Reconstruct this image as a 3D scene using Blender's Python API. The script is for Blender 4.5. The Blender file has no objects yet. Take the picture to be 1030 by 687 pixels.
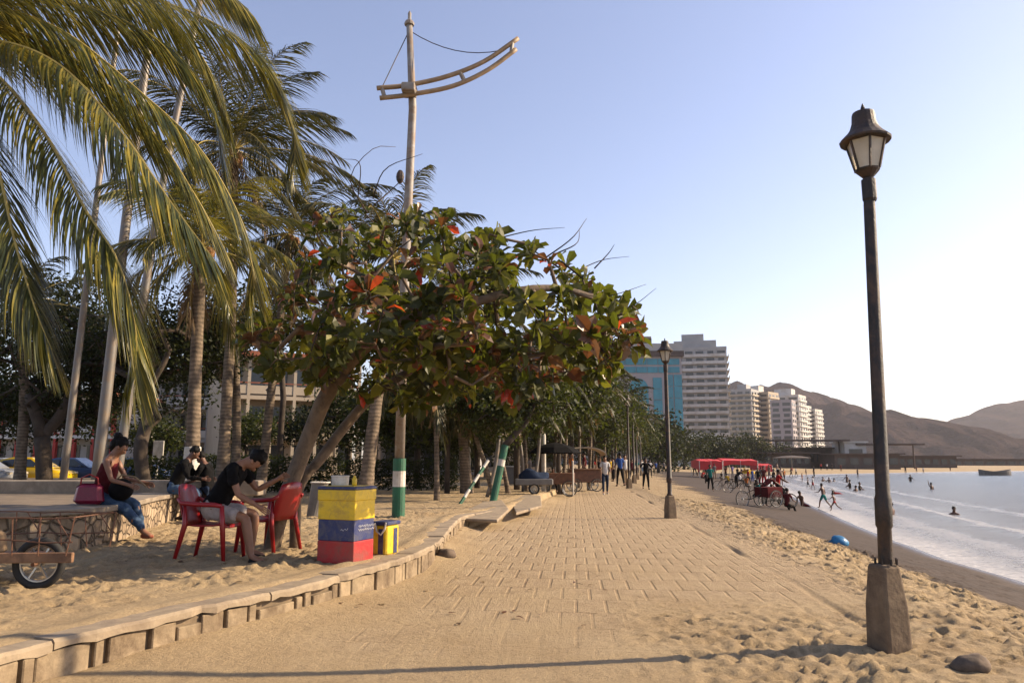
import bpy, math, random
import numpy as np
from mathutils import Vector, Matrix, Euler, noise as mnoise
R = math.radians
rnd = random.Random(7)
sc = bpy.context.scene
COL = sc.collection
PITCH = R(9.05); FOC = 744.0; CAMZ = 1.5; ZP = 0.32; ZW = -1.0

# ------------------------------------------------------------------ survey helpers
def ray(px, py):
    """direction of sight through a photograph pixel, scaled to forward distance 1"""
    x = (px-515)/FOC; v = (343.5-py)/FOC
    y = math.cos(PITCH) - v*math.sin(PITCH); z = math.sin(PITCH) + v*math.cos(PITCH)
    return Vector((x/y, 1.0, z/y))
def P(px, py, Y): return Vector((0, 0, CAMZ)) + ray(px, py)*Y
def G(px, py, z=0.0):
    r = ray(px, py); t = (z-CAMZ)/r.z
    return Vector((r.x*t, t, z))
def V(*a): return Vector(a)

# ------------------------------------------------------------------ object helpers
def tag(o, label=None, cat=None, group=None, kind=None):
    if label: o['label'] = label
    if cat: o['category'] = cat
    if group: o['group'] = group
    if kind: o['kind'] = kind
    return o
def empty(name, loc, label=None, cat=None, group=None, rz=0.0):
    o = bpy.data.objects.new(name, None); COL.objects.link(o)
    o.location = loc; o.rotation_euler = (0, 0, rz); o.empty_display_size = .2
    return tag(o, label, cat, group)
def kids(o): return [c for c in list(COL.objects) if c.parent == o]
CH = {}
def reg(o, parent):
    if parent is not None:
        o.parent = parent; CH.setdefault(parent.name, []).append(o)
def copy_tree(o, parent=None):
    c = o.copy(); COL.objects.link(c)
    if parent is not None: reg(c, parent)
    for ch in CH.get(o.name, []): copy_tree(ch, c)
    return c
class MB:
    def __init__(s): s.v = []; s.f = []; s.m = []; s.cur = 0
    def add(s, vs, fs, m=None):
        o = len(s.v); s.v += [tuple(v) for v in vs]
        s.f += [tuple(i+o for i in f) for f in fs]; s.m += [s.cur if m is None else m]*len(fs); return s
    def box(s, c, d, rz=0.0, taper=1.0, rot=None):
        x, y, z = d[0]/2, d[1]/2, d[2]/2; vs = []
        M = rot if rot is not None else Matrix.Rotation(rz, 3, 'Z')
        for k, zz in enumerate((-z, z)):
            t = taper if k else 1.0
            for a, b in ((-1, -1), (1, -1), (1, 1), (-1, 1)): vs.append(Vector(c) + M @ Vector((a*x*t, b*y*t, zz)))
        return s.add(vs, [(3, 2, 1, 0), (4, 5, 6, 7), (0, 1, 5, 4), (1, 2, 6, 5), (2, 3, 7, 6), (3, 0, 4, 7)])
    def bbox(s, c, d, rz=0.0, b=.01, taper=1.0):
        """box with chamfered edges"""
        x, y, z = d[0]/2, d[1]/2, d[2]/2; M = Matrix.Rotation(rz, 3, 'Z'); rings = []
        for zz, ins in ((-z, b), (-z+b, 0), (z-b, 0), (z, b)):
            t = taper if zz > 0 else 1.0; X, Y = x*t-ins, y*t-ins
            rings.append([Vector(c)+M @ Vector(w) for w in ((-X+b, -Y, zz), (X-b, -Y, zz), (X, -Y+b, zz), (X, Y-b, zz), (X-b, Y, zz), (-X+b, Y, zz), (-X, Y-b, zz), (-X, -Y+b, zz))])
        return s.loft(rings)
    def loft(s, rings, cap=True, closed=True):
        n = len(rings[0]); vs = [p for r in rings for p in r]; fs = []
        for i in range(len(rings)-1):
            for j in range(n if closed else n-1):
                k = (j+1) % n; fs.append((i*n+j, i*n+k, (i+1)*n+k, (i+1)*n+j))
        if cap: fs.append(tuple(range(n-1, -1, -1))); fs.append(tuple(range((len(rings)-1)*n, len(rings)*n)))
        return s.add(vs, fs)
    def tube(s, pts, r, n=8, cap=True):
        pts = [Vector(p) for p in pts]; m = len(pts)
        rr = [r]*m if not hasattr(r, '__len__') else r
        t = (pts[1]-pts[0]).normalized(); a = t.orthogonal().normalized(); rings = []
        for i in range(m):
            t2 = (pts[min(i+1, m-1)]-pts[max(i-1, 0)])
            t2 = t2.normalized() if t2.length > 1e-9 else t
            a = (a - t2*a.dot(t2)); a = a.normalized() if a.length > 1e-6 else t2.orthogonal().normalized()
            b = t2.cross(a)
            rings.append([pts[i]+(a*math.cos(2*math.pi*k/n)+b*math.sin(2*math.pi*k/n))*rr[i] for k in range(n)])
        return s.loft(rings, cap)
    def lathe(s, prof, c=(0, 0, 0), n=16, ph=0.0, sx=1, sy=1):
        c = Vector(c)
        return s.loft([[c+Vector((r*sx*math.cos(ph+2*math.pi*k/n), r*sy*math.sin(ph+2*math.pi*k/n), z)) for k in range(n)] for r, z in prof])
    def ball(s, c, r, n=10, m=7):
        c = Vector(c); r = Vector(r) if hasattr(r, '__len__') else Vector((r, r, r))
        return s.loft([[c+Vector((r.x*math.sin(a)*math.cos(2*math.pi*k/n), r.y*math.sin(a)*math.sin(2*math.pi*k/n), -r.z*math.cos(a))) for k in range(n)]
                       for a in [max(.02, min(math.pi-.02, math.pi*i/m)) for i in range(m+1)]])
    def poly_prism(s, pts, z0, z1):
        n = len(pts); vs = [(p[0], p[1], z0) for p in pts]+[(p[0], p[1], z1) for p in pts]
        fs = [tuple(range(n-1, -1, -1)), tuple(range(n, 2*n))]+[(i, (i+1) % n, n+(i+1) % n, n+i) for i in range(n)]
        return s.add(vs, fs)
    def side_prism(s, prof, x0, x1):
        """profile in (y,z) extruded along x"""
        n = len(prof); vs = [(x0, p[0], p[1]) for p in prof]+[(x1, p[0], p[1]) for p in prof]
        fs = [tuple(range(n-1, -1, -1)), tuple(range(n, 2*n))]+[(i, (i+1) % n, n+(i+1) % n, n+i) for i in range(n)]
        return s.add(vs, fs)
    def build(s, name, mats, parent=None, smooth=False, off=None, fix=True):
        me = bpy.data.meshes.new(name)
        vs = s.v if off is None else [(v[0]-off[0], v[1]-off[1], v[2]-off[2]) for v in s.v]
        me.from_pydata(vs, [], s.f)
        for m in (mats if isinstance(mats, (list, tuple)) else [mats]): me.materials.append(m)
        me.polygons.foreach_set('material_index', s.m)
        if smooth: me.polygons.foreach_set('use_smooth', [True]*len(s.f))
        if fix:
            import bmesh
            bm = bmesh.new(); bm.from_mesh(me); bmesh.ops.recalc_face_normals(bm, faces=bm.faces); bm.to_mesh(me); bm.free()
        me.update()
        o = bpy.data.objects.new(name, me); COL.objects.link(o); reg(o, parent)
        if smooth and smooth != 1: 
            pass
        return o
def bevel(o, w=.01, seg=2):
    m = o.modifiers.new('b', 'BEVEL'); m.width = w; m.segments = seg; m.limit_method = 'ANGLE'; return o
def crom(pts, n):
    """Catmull-Rom samples"""
    p = [Vector(q) for q in pts]; p = [p[0]*2-p[1]]+p+[p[-1]*2-p[-2]]; out = []
    m = len(p)-3
    for i in range(n+1):
        u = i/n*m; k = min(int(u), m-1); t = u-k; a, b, c, d = p[k:k+4]
        out.append(.5*((2*b)+(c-a)*t+(2*a-5*b+4*c-d)*t*t+(3*b-a-3*c+d)*t**3))
    return out

# ------------------------------------------------------------------ materials
def nodes(m):
    m.use_nodes = True; nt = m.node_tree; return nt, nt.nodes, nt.links
def new(name): 
    m = bpy.data.materials.new(name); nt, N, L = nodes(m); b = N['Principled BSDF']; return m, nt, N, L, b
def nz(N, L, scale, detail=5, rough=.6, vec=None, dist=0.0):
    n = N.new('ShaderNodeTexNoise'); n.inputs['Scale'].default_value = scale; n.inputs['Detail'].default_value = detail
    n.inputs['Roughness'].default_value = rough; n.inputs['Distortion'].default_value = dist
    if vec is not None: L.new(vec, n.inputs['Vector'])
    return n
def ramp(N, L, fac, stops, interp='LINEAR'):
    r = N.new('ShaderNodeValToRGB'); r.color_ramp.interpolation = interp; e = r.color_ramp.elements
    while len(e) < len(stops): e.new(.5)
    for i, (p, c) in enumerate(stops):
        e[i].position = p; e[i].color = (*c, 1) if len(c) == 3 else c
    L.new(fac, r.inputs['Fac']); return r.outputs['Color']
def mixc(N, L, f, a, b, mode='MIX'):
    m = N.new('ShaderNodeMix'); m.data_type = 'RGBA'; m.blend_type = mode
    for s, v in ((m.inputs[0], f), (m.inputs[6], a), (m.inputs[7], b)):
        if hasattr(v, 'links'): L.new(v, s)
        elif isinstance(v, (int, float)): s.default_value = v
        else: s.default_value = (*v, 1)
    return m.outputs[2]
def mth(N, L, op, a, b=0.0, clamp=False):
    m = N.new('ShaderNodeMath'); m.operation = op; m.use_clamp = clamp
    for s, v in ((m.inputs[0], a), (m.inputs[1], b)):
        if hasattr(v, 'links'): L.new(v, s)
        else: s.default_value = v
    return m.outputs[0]
def bump(N, L, h, b, strength=.4, dist=.02):
    n = N.new('ShaderNodeBump'); n.inputs['Strength'].default_value = strength; n.inputs['Distance'].default_value = dist
    L.new(h, n.inputs['Height']); L.new(n.outputs['Normal'], b.inputs['Normal']); return n
def pos(N, obj=False):
    if obj: return N.new('ShaderNodeTexCoord').outputs['Object']
    return N.new('ShaderNodeNewGeometry').outputs['Position']
KA = .76   # everything is a little darker in itself; the exposure is set for the low sun
def mat(name, c, rough=.6, var=.25, scale=6, metal=0.0, bmp=.2, bscale=30, dirt=None, damt=.4, dscale=2.5, spec=.5):
    c = tuple(x*KA for x in c); dirt = tuple(x*KA for x in dirt) if dirt else None
    m, nt, N, L, b = new(name); v = pos(N, True)
    n = nz(N, L, scale, 6, .65, v)
    lo = tuple(x*(1-var) for x in c); hi = tuple(min(1, x*(1+var)) for x in c)
    col = ramp(N, L, n.outputs['Fac'], [(.3, lo), (.7, hi)])
    if dirt is not None:
        n2 = nz(N, L, dscale, 8, .7, v, .6)
        f = ramp(N, L, n2.outputs['Fac'], [(.5-.15*damt-.02, (0, 0, 0)), (.72-.2*damt, (1, 1, 1))])
        col = mixc(N, L, f, col, dirt)
    L.new(col, b.inputs['Base Color']); b.inputs['Roughness'].default_value = rough; b.inputs['Metallic'].default_value = metal
    b.inputs['Specular IOR Level'].default_value = spec
    if bmp: 
        n3 = nz(N, L, bscale, 5, .6, v); bump(N, L, n3.outputs['Fac'], b, bmp, .01)
    return m
def leafmat(name, cols, trans=.35, rough=.45, scale=1.5, tcol=(.35, .38, .05), spec=.5):
    """leaf: gloss plus transmitted light; colour wanders per leaf island"""
    kl = 1.0 if name in ('palm_leaf', 'almond_leaf') else .76
    cols = [tuple(x*kl for x in c) for c in cols]; tcol = tuple(x*kl for x in tcol)
    m, nt, N, L, b = new(name)
    g = N.new('ShaderNodeNewGeometry')
    n = nz(N, L, scale, 3, .5, g.outputs['Position'])
    f = mth(N, L, 'ADD', mth(N, L, 'MULTIPLY', n.outputs['Fac'], .55), mth(N, L, 'MULTIPLY', g.outputs['Random Per Island'], .5))
    col = ramp(N, L, f, [(.2+.6*i/(len(cols)-1), c) for i, c in enumerate(cols)])
    L.new(col, b.inputs['Base Color']); b.inputs['Roughness'].default_value = rough; b.inputs['Specular IOR Level'].default_value = spec
    t = N.new('ShaderNodeBsdfTranslucent')
    L.new(mixc(N, L, .6, col, tcol), t.inputs['Color'])
    mx = N.new('ShaderNodeMixShader'); mx.inputs[0].default_value = trans
    L.new(b.outputs[0], mx.inputs[1]); L.new(t.outputs[0], mx.inputs[2]); L.new(mx.outputs[0], N['Material Output'].inputs['Surface'])
    return m
M = {}
M['concrete'] = mat('concrete', (.33, .27, .20), .9, .25, 3, bmp=.5, bscale=25, dirt=(.23, .18, .13), damt=.5)
M['slab'] = mat('slab', (.36, .28, .185), .9, .2, 4, bmp=.6, bscale=18, dirt=(.24, .18, .12), damt=.4, dscale=3.5)
M['kerbstone'] = mat('kerbstone', (.33, .25, .155), .95, .35, 5, bmp=.9, bscale=14, dirt=(.14, .095, .055), damt=.35, dscale=3)
M['joint'] = mat('joint', (.20, .145, .09), .95, .3, 8)
M['black'] = mat('black_paint', (.012, .010, .009), .55, .4, 8, bmp=.3, dirt=(.10, .045, .02), damt=.25, dscale=6, spec=.4)
M['rusty'] = mat('rusty_black', (.013, .010, .008), .6, .5, 4, bmp=.5, bscale=40, dirt=(.085, .045, .024), damt=.3, dscale=4.2)
M['footing'] = mat('footing', (.22, .155, .095), .9, .3, 4, bmp=.8, bscale=16, dirt=(.12, .08, .05), damt=.6, dscale=3.4)
M['frost'] = mat('frosted_glass', (.75, .66, .50), .35, .12, 9, bmp=0)
M['frost'].node_tree.nodes['Principled BSDF'].inputs['Transmission Weight'].default_value = .35
M['pole'] = mat('galvanised_pole', (.19, .175, .16), .5, .15, 3, metal=.2, bmp=.2, dirt=(.25, .18, .12), damt=.3, dscale=4)
M['mast'] = mat('white_mast', (.31, .285, .255), .6, .2, 4, bmp=.3, dirt=(.22, .14, .08), damt=.45, dscale=3)
M['yard'] = mat('mast_yard', (.33, .22, .12), .6, .3, 5, bmp=.3)
M['red'] = mat('red_plastic', (.32, .008, .010), .35, .12, 3, bmp=.05)
M['p_yellow'] = mat('yellow_paint', (.85, .57, .012), .45, .1, 3, bmp=.5, bscale=12, dirt=(.45, .29, .05), damt=.2, dscale=6)
M['p_blue'] = mat('blue_paint', (.014, .028, .14), .45, .2, 3, bmp=.5, bscale=12, dirt=(.10, .10, .13), damt=.35, dscale=7)
M['p_red'] = mat('red_paint', (.46, .018, .02), .45, .15, 3, bmp=.5, bscale=12, dirt=(.26, .06, .045), damt=.25, dscale=6)
M['white'] = mat('white_paint', (.72, .68, .60), .6, .1, 4, bmp=.2, dirt=(.4, .33, .25), damt=.25)
M['scribble'] = mat('white_scribble', (.7, .7, .72), .6, .1)
M['green'] = mat('green_paint', (.010, .13, .06), .6, .25, 4, bmp=.3, dirt=(.03, .07, .04), damt=.3)
M['wood'] = mat('weathered_wood', (.30, .16, .08), .7, .4, 5, bmp=.5, dirt=(.12, .06, .03), damt=.4)
M['darkwood'] = mat('dark_wood', (.16, .065, .03), .6, .4, 5, bmp=.4)
M['rod'] = mat('rust_rod', (.14, .06, .03), .7, .4, 9)
M['tyre'] = mat('tyre_rubber', (.018, .017, .016), .8, .3, 9)
M['chrome'] = mat('wheel_metal', (.5, .48, .45), .3, .1, 5, metal=.9, bmp=0)
M['grey'] = mat('grey_plastic', (.16, .15, .14), .5, .2, 5)
M['rock'] = mat('dark_rock', (.14, .10, .07), .95, .5, 7, bmp=1, bscale=12)
M['bluebag'] = mat('blue_plastic', (.01, .16, .35), .4, .3, 8)
M['hill'] = None
def skinm(n, c): return mat(n, c, .55, .12, 8, bmp=.1)
M['skin1'] = skinm('skin_tan', (.28, .13, .07)); M['skin2'] = skinm('skin_brown', (.13, .055, .03)); M['skin3'] = skinm('skin_fair', (.40, .20, .12))
M['hair'] = mat('hair', (.006, .0045, .0035), .6, .3, 30, bmp=.9, bscale=60, spec=.15)
def cloth(n, c): return mat('cloth_'+n, c, .9, .2, 14, bmp=.5, bscale=22, spec=.12)
CL = {n: cloth(n, c) for n, c in dict(black=(.006, .0055, .006), magenta=(.30, .012, .06), jeans=(.06, .10, .17), darkjeans=(.018, .03, .06), check=(.42, .36, .33),
    white=(.62, .60, .58), red=(.40, .02, .02), teal=(.01, .16, .14), purple=(.24, .18, .36), blue=(.03, .08, .28), yellow=(.6, .36, .02), grey=(.16, .15, .15),
    maroon=(.10, .012, .015), orange=(.5, .14, .02), khaki=(.28, .2, .12), shoe=(.02, .018, .018), slipper=(.30, .10, .06)).items()}
# trunk of a palm: rings and grey-brown bark
def palmbark():
    m, nt, N, L, b = new('palm_bark'); v = pos(N)
    s = N.new('ShaderNodeSeparateXYZ'); L.new(v, s.inputs[0])
    n = nz(N, L, 5, 5, .6, v)
    w = mth(N, L, 'ADD', mth(N, L, 'MULTIPLY', s.outputs['Z'], 60.0), mth(N, L, 'MULTIPLY', n.outputs['Fac'], 7.0))
    rg = mth(N, L, 'SINE', w)
    f = mth(N, L, 'ADD', mth(N, L, 'MULTIPLY', rg, .09), n.outputs['Fac'])
    L.new(ramp(N, L, f, [(.25, (.05, .036, .023)), (.5, (.11, .08, .052)), (.75, (.21, .155, .105))]), b.inputs['Base Color'])
    b.inputs['Roughness'].default_value = .9; bump(N, L, f, b, .8, .03); return m
M['palmbark'] = palmbark()
M['bark'] = mat('bark', (.13, .09, .058), .9, .5, 4, bmp=1, bscale=16, dirt=(.24, .17, .11), damt=.3, dscale=3)
M['darkbark'] = mat('dark_bark', (.06, .042, .028), .9, .5, 4, bmp=1, bscale=16)
M['twig'] = mat('twig', (.13, .09, .06), .9, .3, 4, bmp=0)
M['rachis'] = mat('rachis', (.42, .32, .08), .5, .3, 3, bmp=0)
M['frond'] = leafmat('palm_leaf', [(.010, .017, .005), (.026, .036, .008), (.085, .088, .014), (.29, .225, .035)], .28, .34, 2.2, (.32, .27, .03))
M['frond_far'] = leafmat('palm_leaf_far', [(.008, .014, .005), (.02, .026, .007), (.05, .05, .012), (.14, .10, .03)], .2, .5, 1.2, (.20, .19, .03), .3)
M['frond_dead'] = leafmat('palm_leaf_dry', [(.07, .042, .02), (.15, .095, .045), (.28, .19, .09)], .3, .7, 1.2, (.4, .26, .1))
M['almond'] = leafmat('almond_leaf', [(.009, .012, .004), (.024, .028, .006), (.062, .062, .009), (.22, .19, .022)], .3, .48, 1.3, (.20, .24, .02), .25)
M['almond_red'] = leafmat('almond_leaf_red', [(.30, .02, .012), (.55, .06, .02), (.45, .10, .02)], .45, .35, 3, (.85, .12, .03))
M['almond_brown'] = leafmat('almond_leaf_brown', [(.05, .02, .012), (.13, .05, .02), (.26, .15, .06)], .3, .4, 3, (.4, .15, .04))
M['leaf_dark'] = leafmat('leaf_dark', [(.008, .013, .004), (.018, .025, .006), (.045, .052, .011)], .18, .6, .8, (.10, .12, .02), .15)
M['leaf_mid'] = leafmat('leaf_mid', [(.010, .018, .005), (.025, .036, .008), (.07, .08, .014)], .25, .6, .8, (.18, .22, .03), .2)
M['glassdark'] = mat('window_glass', (.04, .045, .05), .15, .3, .6, bmp=0)
M['cream'] = mat('cream_wall', (.46, .38, .28), .8, .1, .6, bmp=.1, dirt=(.42, .34, .25), damt=.25, dscale=.5)
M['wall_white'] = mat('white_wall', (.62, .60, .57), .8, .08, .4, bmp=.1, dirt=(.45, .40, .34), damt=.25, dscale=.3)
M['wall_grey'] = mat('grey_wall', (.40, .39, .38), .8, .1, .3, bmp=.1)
M['wall_pink'] = mat('pinkish_stone', (.36, .32, .33), .8, .1, .3, bmp=.1)
M['blueglass'] = mat('blue_glass', (.02, .22, .30), .18, .25, .25, bmp=0)
M['terracotta'] = mat('terracotta', (.30, .09, .04), .8, .3, 1)
M['redwall'] = mat('red_wall', (.38, .03, .02), .7, .2, 1)
M['brownroof'] = mat('brown_roof', (.085, .06, .05), .9, .3, 1)
M['redcloth'] = mat('red_awning', (.60, .02, .02), .7, .12, 2)
M['asphalt'] = mat('asphalt', (.05, .047, .045), .9, .2, 2)
M['taxi'] = mat('taxi_paint', (.75, .48, .01), .25, .05, 1, bmp=0)
M['carblue'] = mat('blue_car_paint', (.04, .07, .16), .25, .1, 1, bmp=0)
M['cargrey'] = mat('grey_car_paint', (.25, .26, .28), .25, .1, 1, bmp=0)
M['lightred'] = mat('tail_light', (.4, .01, .01), .3, .1, 1, bmp=0)
def stonewall():
    m, nt, N, L, b = new('rubble_stone'); v = pos(N, True)
    vo = N.new('ShaderNodeTexVoronoi'); vo.inputs['Scale'].default_value = 5.5; L.new(v, vo.inputs['Vector'])
    ve = N.new('ShaderNodeTexVoronoi'); ve.feature = 'DISTANCE_TO_EDGE'; ve.inputs['Scale'].default_value = 5.5; L.new(v, ve.inputs['Vector'])
    n = nz(N, L, 9, 6, .7, v)
    c = mixc(N, L, .5, ramp(N, L, vo.outputs['Color'], [(.2, (.14, .10, .06)), (.8, (.42, .32, .21))]), ramp(N, L, n.outputs['Fac'], [(.3, (.16, .11, .07)), (.7, (.40, .30, .20))]))
    e = ramp(N, L, ve.outputs['Distance'], [(.0, (0, 0, 0)), (.10, (1, 1, 1))])
    L.new(mixc(N, L, e, (.13, .095, .06), c), b.inputs['Base Color']); b.inputs['Roughness'].default_value = .95
    bump(N, L, mth(N, L, 'ADD', e, mth(N, L, 'MULTIPLY', n.outputs['Fac'], .4)), b, .9, .05); return m
M['stone'] = stonewall()
SUN_EL_DEG = 29; SKY_TINT = (1.03, .95, 1.02); SKY_SAT = .88; SUN_E = 5.0; SKY_S = .115; SKY_D = .7; SKY_O = 1.0; EXPOSURE = 1.02; HAZE = .00015
# ================================================================== TERRAIN
CURB = [V(-3.6, -6, 0), V(-3.45, 0, 0)] + [G(x, y, ZP) for x, y in ((0, 660), (80, 640), (155, 622), (230, 606), (303, 590), (350, 577), (400, 564), (436, 549), (446, 540), (455, 529), (468, 519), (500, 513), (520, 509), (545, 499), (558, 494))]
CURB += [CURB[-1]+V(.9, 9, 0), CURB[-1]+V(3.5, 40, 0), CURB[-1]+V(14, 130, 0)]
CURB = [V(p[0], p[1], 0) for p in CURB]
SHORE = [V(6.0, -8, 0), V(8.2, 5, 0)] + [G(x, y, ZW) for x, y in ((1030, 585), (960, 565), (900, 543), (860, 527), (820, 509), (790, 495), (772, 487), (762, 482), (775, 479), (800, 477.5), (870, 476.2), (960, 474.5), (1100, 473))] + [V(900, 230, 0), V(2500, 300, 0)]
def edge_x(Y): return 3.18+.083*(Y-6.2)
def sdist(X, Y, path):
    """signed distance to an open polyline, positive on its right side"""
    best = np.full(X.shape, 1e18); sg = np.ones(X.shape)
    for a, b in zip(path[:-1], path[1:]):
        dx, dy = b[0]-a[0], b[1]-a[1]; L2 = dx*dx+dy*dy
        t = np.clip(((X-a[0])*dx+(Y-a[1])*dy)/L2, 0, 1)
        d2 = (X-a[0]-t*dx)**2+(Y-a[1]-t*dy)**2
        c = (X-a[0])*dy-(Y-a[1])*dx
        m = d2 < best-1e-9
        best = np.where(m, d2, best); sg = np.where(m, np.sign(c), sg)
    return np.sqrt(best)*sg
def sst(x, a, b):
    t = np.clip((x-a)/(b-a), 0, 1); return t*t*(3-2*t)
def _h(ix, iy, s):
    n = (ix*374761393+iy*668265263+s*1442695041) & 0xffffffff
    n = ((n ^ (n >> 13))*1274126177) & 0xffffffff
    return ((n ^ (n >> 16)) & 0xffff)/65535.0
def vn(x, y, s=0):
    ix = np.floor(x).astype(np.int64); iy = np.floor(y).astype(np.int64); fx = x-ix; fy = y-iy
    fx = fx*fx*(3-2*fx); fy = fy*fy*(3-2*fy)
    return (_h(ix, iy, s)*(1-fx)+_h(ix+1, iy, s)*fx)*(1-fy)+(_h(ix, iy+1, s)*(1-fx)+_h(ix+1, iy+1, s)*fx)*fy-.5
def fbm(x, y, s=0, o=4):
    r = 0; a = 1
    for i in range(o): r = r+a*vn(x*2**i+i*17.3, y*2**i-i*9.1, s+i); a *= .55
    return r
def base_height(X, Y):
    X = np.asarray(X, float); Y = np.asarray(Y, float)
    dc = sdist(X, Y, CURB); ds = sdist(X, Y, SHORE); ex = X-(edge_x(np.minimum(Y, 200))+.95)
    zp = ZP*(1-.8*sst(Y, 25, 40))
    z = zp*sst(-dc, .12, .16)
    dl = np.maximum(-ds, 0); dp = np.maximum(ex, 0)
    f = dp/(dp+dl+1e-6)
    land = -1.0*np.clip(f, 0, 1)**1.15
    z = z+.14*np.exp(-np.maximum(dc, 0)/.55)*(dc > -.14)*(Y < 30)*(.75+.5*vn(X*.9, Y*.9, 77)*2)
    z = np.where(ex > 0, land, z)
    z = np.where(ds > 0, -1.0-np.minimum(ds*.06, 4), z)
    return z, dc, ds, ex, f
def ground_z(x, y): return float(base_height(np.array([x]), np.array([y]))[0][0])
def GT(px, py):
    """point of the terrain seen at a pixel"""
    z = 0.0
    for _ in range(25):
        p = G(px, py, z); z = .5*z+.5*max(ground_z(p.x, p.y), ZW)
    return V(p.x, p.y, ground_z(p.x, p.y) if ground_z(p.x, p.y) > ZW else ZW)
def axis(lo, a, b, hi, st, g):
    m = list(np.arange(a, b, st)); s = st; x = b; up = []
    while x < hi: up.append(x); s *= g; x += s
    s = st; x = a-st; dn = []
    while x > lo: dn.append(x); s *= g; x -= s
    return np.array(sorted(dn)+m+up+[hi, lo]) if False else np.array(sorted(set([lo]+dn+m+up+[hi])))
def sheet(name, xs, ys, Z, attrs, material, smooth=True):
    nx, ny = len(xs), len(ys); X, Y = np.meshgrid(xs, ys)
    co = np.empty((nx*ny, 3)); co[:, 0] = X.ravel(); co[:, 1] = Y.ravel(); co[:, 2] = Z.ravel()
    me = bpy.data.meshes.new(name); me.vertices.add(nx*ny); me.vertices.foreach_set('co', co.ravel())
    i = np.arange((nx-1)*(ny-1)); r = i//(nx-1); c = i % (nx-1); a = r*nx+c
    q = np.stack([a, a+1, a+nx+1, a+nx], 1)
    me.loops.add(q.size); me.loops.foreach_set('vertex_index', q.ravel().astype(np.int32))
    me.polygons.add(len(q)); me.polygons.foreach_set('loop_start', (np.arange(len(q))*4).astype(np.int32))
    me.polygons.foreach_set('loop_total', np.full(len(q), 4, np.int32)); me.polygons.foreach_set('use_smooth', np.ones(len(q), bool))
    for k, v in attrs.items():
        at = me.attributes.new(k, 'FLOAT', 'POINT'); at.data.foreach_set('value', v.ravel().astype(np.float32))
    me.materials.append(material); me.update(); me.validate()
    o = bpy.data.objects.new(name, me); COL.objects.link(o); o['kind'] = 'structure'; return o

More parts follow.
